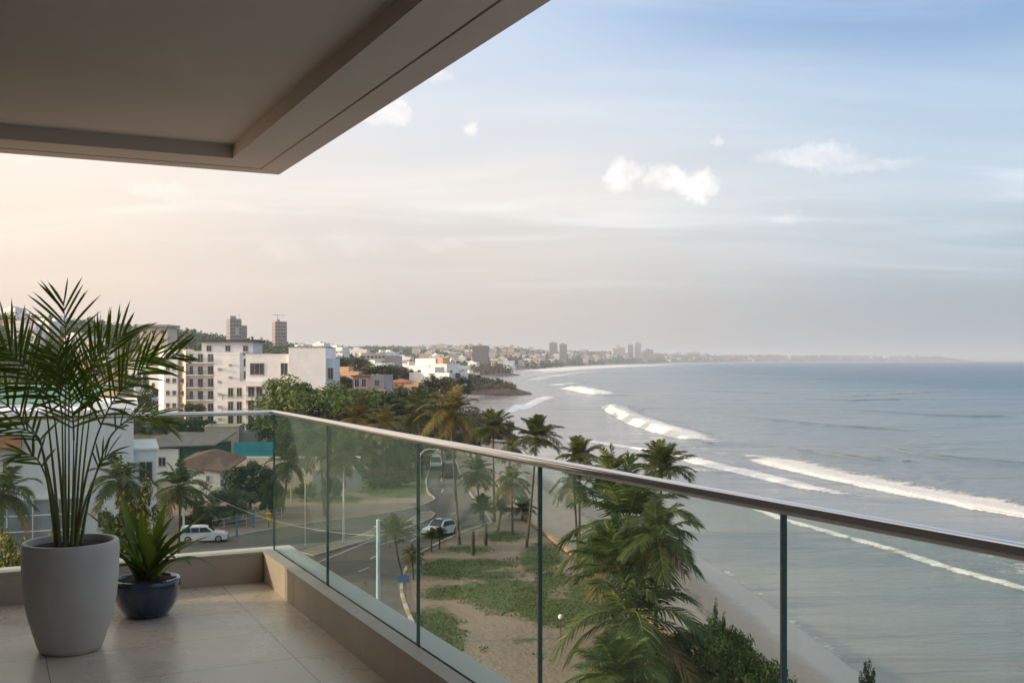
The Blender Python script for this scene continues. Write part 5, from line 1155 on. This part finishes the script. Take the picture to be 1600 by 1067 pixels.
def street():
    wp = pmat('paint_white', (.76, .76, .75), .28, .04, 2, spec=.6, coat=.5); dk = pmat('paint_dark', (.035, .035, .04), .35, .3, 2, spec=.5); blu = pmat('paint_blue', (.03, .10, .30), .35, .1, 2)
    x, y = G(318, 846); car('white estate car parked on the side road behind the strap leaved plant', 'car', x, y, R(14), 4.4, 1.72, 1.50, WAGON, WGLASS, wp)
    x, y = G(689, 836); t_ = car('white saloon with blue roof and rear driving past the tall palm trunk', 'car', x, y, R(-122), 4.3, 1.72, 1.52, SEDAN, SGLASS, wp, 'driving_car')
    m = MB(); m.box(-.9, -.56, 1.512, .55, .56, 1.53); m.build('roof_panel', blu, t_); m = MB(); m.box(.1, -.28, 1.531, .35, .28, 1.66); m.build('roof_sign', wp, t_); m = MB(); m.box(-2.0, -.70, .905, -1.62, .70, .93); m.build('boot_panel', blu, t_)
    x, y = G(678, 732); t_ = car('white and green minibus coming round the shaded far bend', 'minibus', x, y, R(-78), 5.2, 1.9, 2.15, BUS, BGLASS, wp, 'minibus'); m = MB(); m.box(-2.4, -.962, .75, 2.3, -.952, 1.02); m.build('side_stripe', pmat('paint_green', (.05, .20, .13), .4, .1, 2), t_)
    x, y = G(702, 745); car('black boxy van parked on the right of the far bend', 'van', x, y, R(100), 4.6, 1.85, 2.2, BUS, BGLASS, dk, 'parked_van')
    x, y = G(704, 716); car('dark car half hidden behind the black boxy van', 'car', x, y, R(96), 4.2, 1.7, 1.5, SEDAN, SGLASS, dk)
    # poles and lamps
    met = pmat('pole_paint', (.62, .63, .62), .5, .08, 3); blp = pmat('pole_bluewhite', (.46, .60, .66), .6, .15, 1.5, dirt=((.30, .38, .42), .5)); conc = pmat('pole_concrete', (.50, .48, .45), .8, .12, 2); wood = pmat('post_wood', (.075, .06, .05), .9, .3, 4, .6)
    def pole(label, base, top, r0, r1, mat, name='utility_pole', cat='pole'):
        x, y = G(*base); H = CAMZ-(top-HY)/F*y; o = empty(name, (x, y, 0)); tag(o, label, cat); m = MB(); m.tube([(0, 0, -.2), (0, 0, H*.5), (0, 0, H)], [r0, (r0+r1)/2, r1], 14); m.build('shaft', mat, o, True).data.set_sharp_from_angle(angle=R(60)); return o, x, y, H
    o, bx, by, bh = pole('thick pale blue pole carrying cables close to the balcony', (591, 1006), 813, .135, .115, blp)
    m = MB(); m.lathe([(0, 0), (.13, 0), (.13, .05), (.06, .07), (0, .07)], 14, c=(0, 0, bh+.001)); m.build('cap', met, o); m = MB(); m.tube([(-.25, 0, bh-.35), (.1, 0, bh-.35)], .03, 6); m.build('bracket', met, o)
    def cable(label, a, b, sag):
        o = empty('cable', a); tag(o, label, 'cable', 'cables from the pale blue pole'); A, B = Vector(a), Vector(b); m = MB(); m.tube([A.lerp(B, i/16)-A-Vector((0, 0, sag*4*(i/16)*(1-i/16))) for i in range(17)], .012, 5); m.build('wire', conc, o)
    x3, y3 = G(540, 846); cable('taut stay cable from the pale blue pole down to the kerb', (bx, by, bh-.3), (x3, y3, .5), .25)
    x2, y2 = G(287, 838); cable('long thin cable from the pale blue pole towards the white lamp pole', (bx, by, bh-.9), (x2, y2, 5.6), 1.2)
    o, x, y, H = pole('slim white lamp pole in front of the round headed palm', (287, 846), 737, .11, .07, met, 'lamp_pole', 'street lamp'); m = MB(); m.tube([(0, 0, H-.05), (.05, -.2, H+.25), (.1, -.7, H+.35)], .045, 6); m.build('arm', met, o); m = MB(); m.box(-.02, -1.15, H+.28, .22, -.7, H+.40); m.build('lamp_head', pmat('lamp_yellow', (.45, .42, .16), .5, .1, 3), o)
    o, x, y, H = pole('tall street lamp with curved arm behind the glass joint', (656, 826), 716, .10, .06, met, 'lamp_pole', 'street lamp')
    m = MB(); m.tube([(0, 0, H-.05), (.1, 0, H+.45), (.42, 0, H+.80), (.95, 0, H+.95), (1.35, 0, H+.93)], [.06, .055, .05, .045, .04], 8); m.build('arm', met, o, True); m = MB(); m.prism([(1.3, -.09), (1.85, -.12), (1.9, .0), (1.85, .12), (1.3, .09)], H+.86, H+.96); m.build('lamp_head', conc, o)
    pole('thin concrete pole left of the white trunked palm', (477, 852), 738, .07, .05, conc); pole('slim grey pole by the dark trees near the balcony corner', (455, 785), 704, .09, .06, conc)
    for px, b_, t0, lab in ((739, 867, 830, 'shorter nearer dark wooden post on the grass'), (759, 852, 818, 'farther dark wooden post on the grass')):
        o, x, y, H = pole(lab, (px, b_), t0, .17, .155, wood, 'wooden_post', 'post'); m = MB(); m.lathe([(0, 0), (.15, 0), (.12, .05), (0, .06)], 12, c=(0, 0, H+.001)); m.build('cap', wood, o)
    # globe lamp on the grass
    x, y = G(876, 1008); zt = CAMZ-(963-HY)/F*y; o = empty('globe_lamp', (x, y, 0)); tag(o, 'white globe garden lamp on a thin dark post', 'lamp'); m = MB(); m.tube([(0, 0, -.1), (0, 0, zt-.18)], .035, 8); m.build('post', wood, o); m = MB(); m.lathe([(.16*math.cos(a), .16*math.sin(a)) for a in np.linspace(-1.57, 1.57, 11)], 16, c=(0, 0, zt)); m.build('globe', pmat('globe_white', (.80, .79, .76), .4, .04, 3), o, True)
    m = MB(); m.lathe([(.05, 0), (.08, .02), (.06, .06)], 12, c=(0, 0, zt-.21)); m.build('collar', wood, o)
    # small blue board on the kerb
    x, y = G(630, 916); o = empty('notice_board', (x, y, 0)); tag(o, 'small blank blue board on two posts beside the kerb', 'sign'); m = MB(); m.box(-.44, -.03, .32, .44, .03, .88); m.build('board', pmat('board_blue', (.045, .12, .30), .5, .12, 2), o)
    for s in (-.36, .36): m = MB(); m.box(s-.03, .031, -.1, s+.03, .08, .95); m.build('leg', conc, o)
    # blue rail posts and a yellow flag-like bin across the side road
    teal = pmat('post_teal', (.05, .22, .30), .6, .15, 3)
    for px, b_, t0, lab in ((370, 838, 804, 'blue post at the roadside right of the white estate car'), (396, 824, 796, 'turquoise post between the blue post and the yellow bin')):
        o, x, y, H = pole(lab, (px, b_), t0, .10, .09, teal, 'roadside_post', 'post'); m = MB(); m.lathe([(0, 0), (.11, 0), (.08, .06), (0, .07)], 12, c=(0, 0, H+.001)); m.build('cap', teal, o)
    x, y = G(420, 824); o = empty('litter_bin', (x, y, 0)); tag(o, 'yellow litter bin on a dark post at the balcony corner', 'bin'); yl = pmat('bin_yellow', (.55, .34, .03), .5, .15, 3)
    m = MB(); m.tube([(0, 0, -.1), (0, 0, 1.0)], .04, 8); m.build('post', wood, o); m = MB(); m.lathe([(0, .62), (.20, .62), (.27, 1.2), (.27, 1.26), (.22, 1.27), (.2, .9), (0, .9)], 16); m.build('bin', yl, o, True).data.set_sharp_from_angle(angle=R(40)); m = MB(); m.lathe([(.30, 1.36), (.24, 1.5), (0, 1.56)], 16); m.build('hood', yl, o)
    f = empty('roadside_fence', (0, 0, 0)); tag(f, 'low wire fence along the far pavement behind the white estate car', 'fence'); pts = [G(*p) for p in ((332, 832), (350, 829), (385, 822), (420, 815), (440, 811))]
    for x, y in pts: m = MB(); m.tube([(x, y, -.1), (x, y, 1.25)], .04, 6); m.build('post', conc, f)
    m = MB()
    for z in (.4, .8, 1.2): m.tube([(x, y, z) for x, y in pts], .018, 4)
    m.build('wire', met, f)
street()
# ------------------------------------------------------------------ air
def build_haze():
    m = bpy.data.materials.new('sea_haze'); m.use_nodes = True; t = NT(m.node_tree); t.n.remove(t.n['Principled BSDF'])
    v = t.new('ShaderNodeVolumePrincipled'); v.inputs['Density'].default_value = HAZE; v.inputs['Color'].default_value = (.84, .91, 1.0, 1); v.inputs['Anisotropy'].default_value = .25
    t.l.new(v.outputs[0], t.n['Material Output'].inputs['Volume'])
    mb = MB(); mb.box(-20000, -200, -10, 24000, 31000, 170)
    tag(mb.build('haze', m), kind='stuff')
HAZE = 0.00012
build_haze()
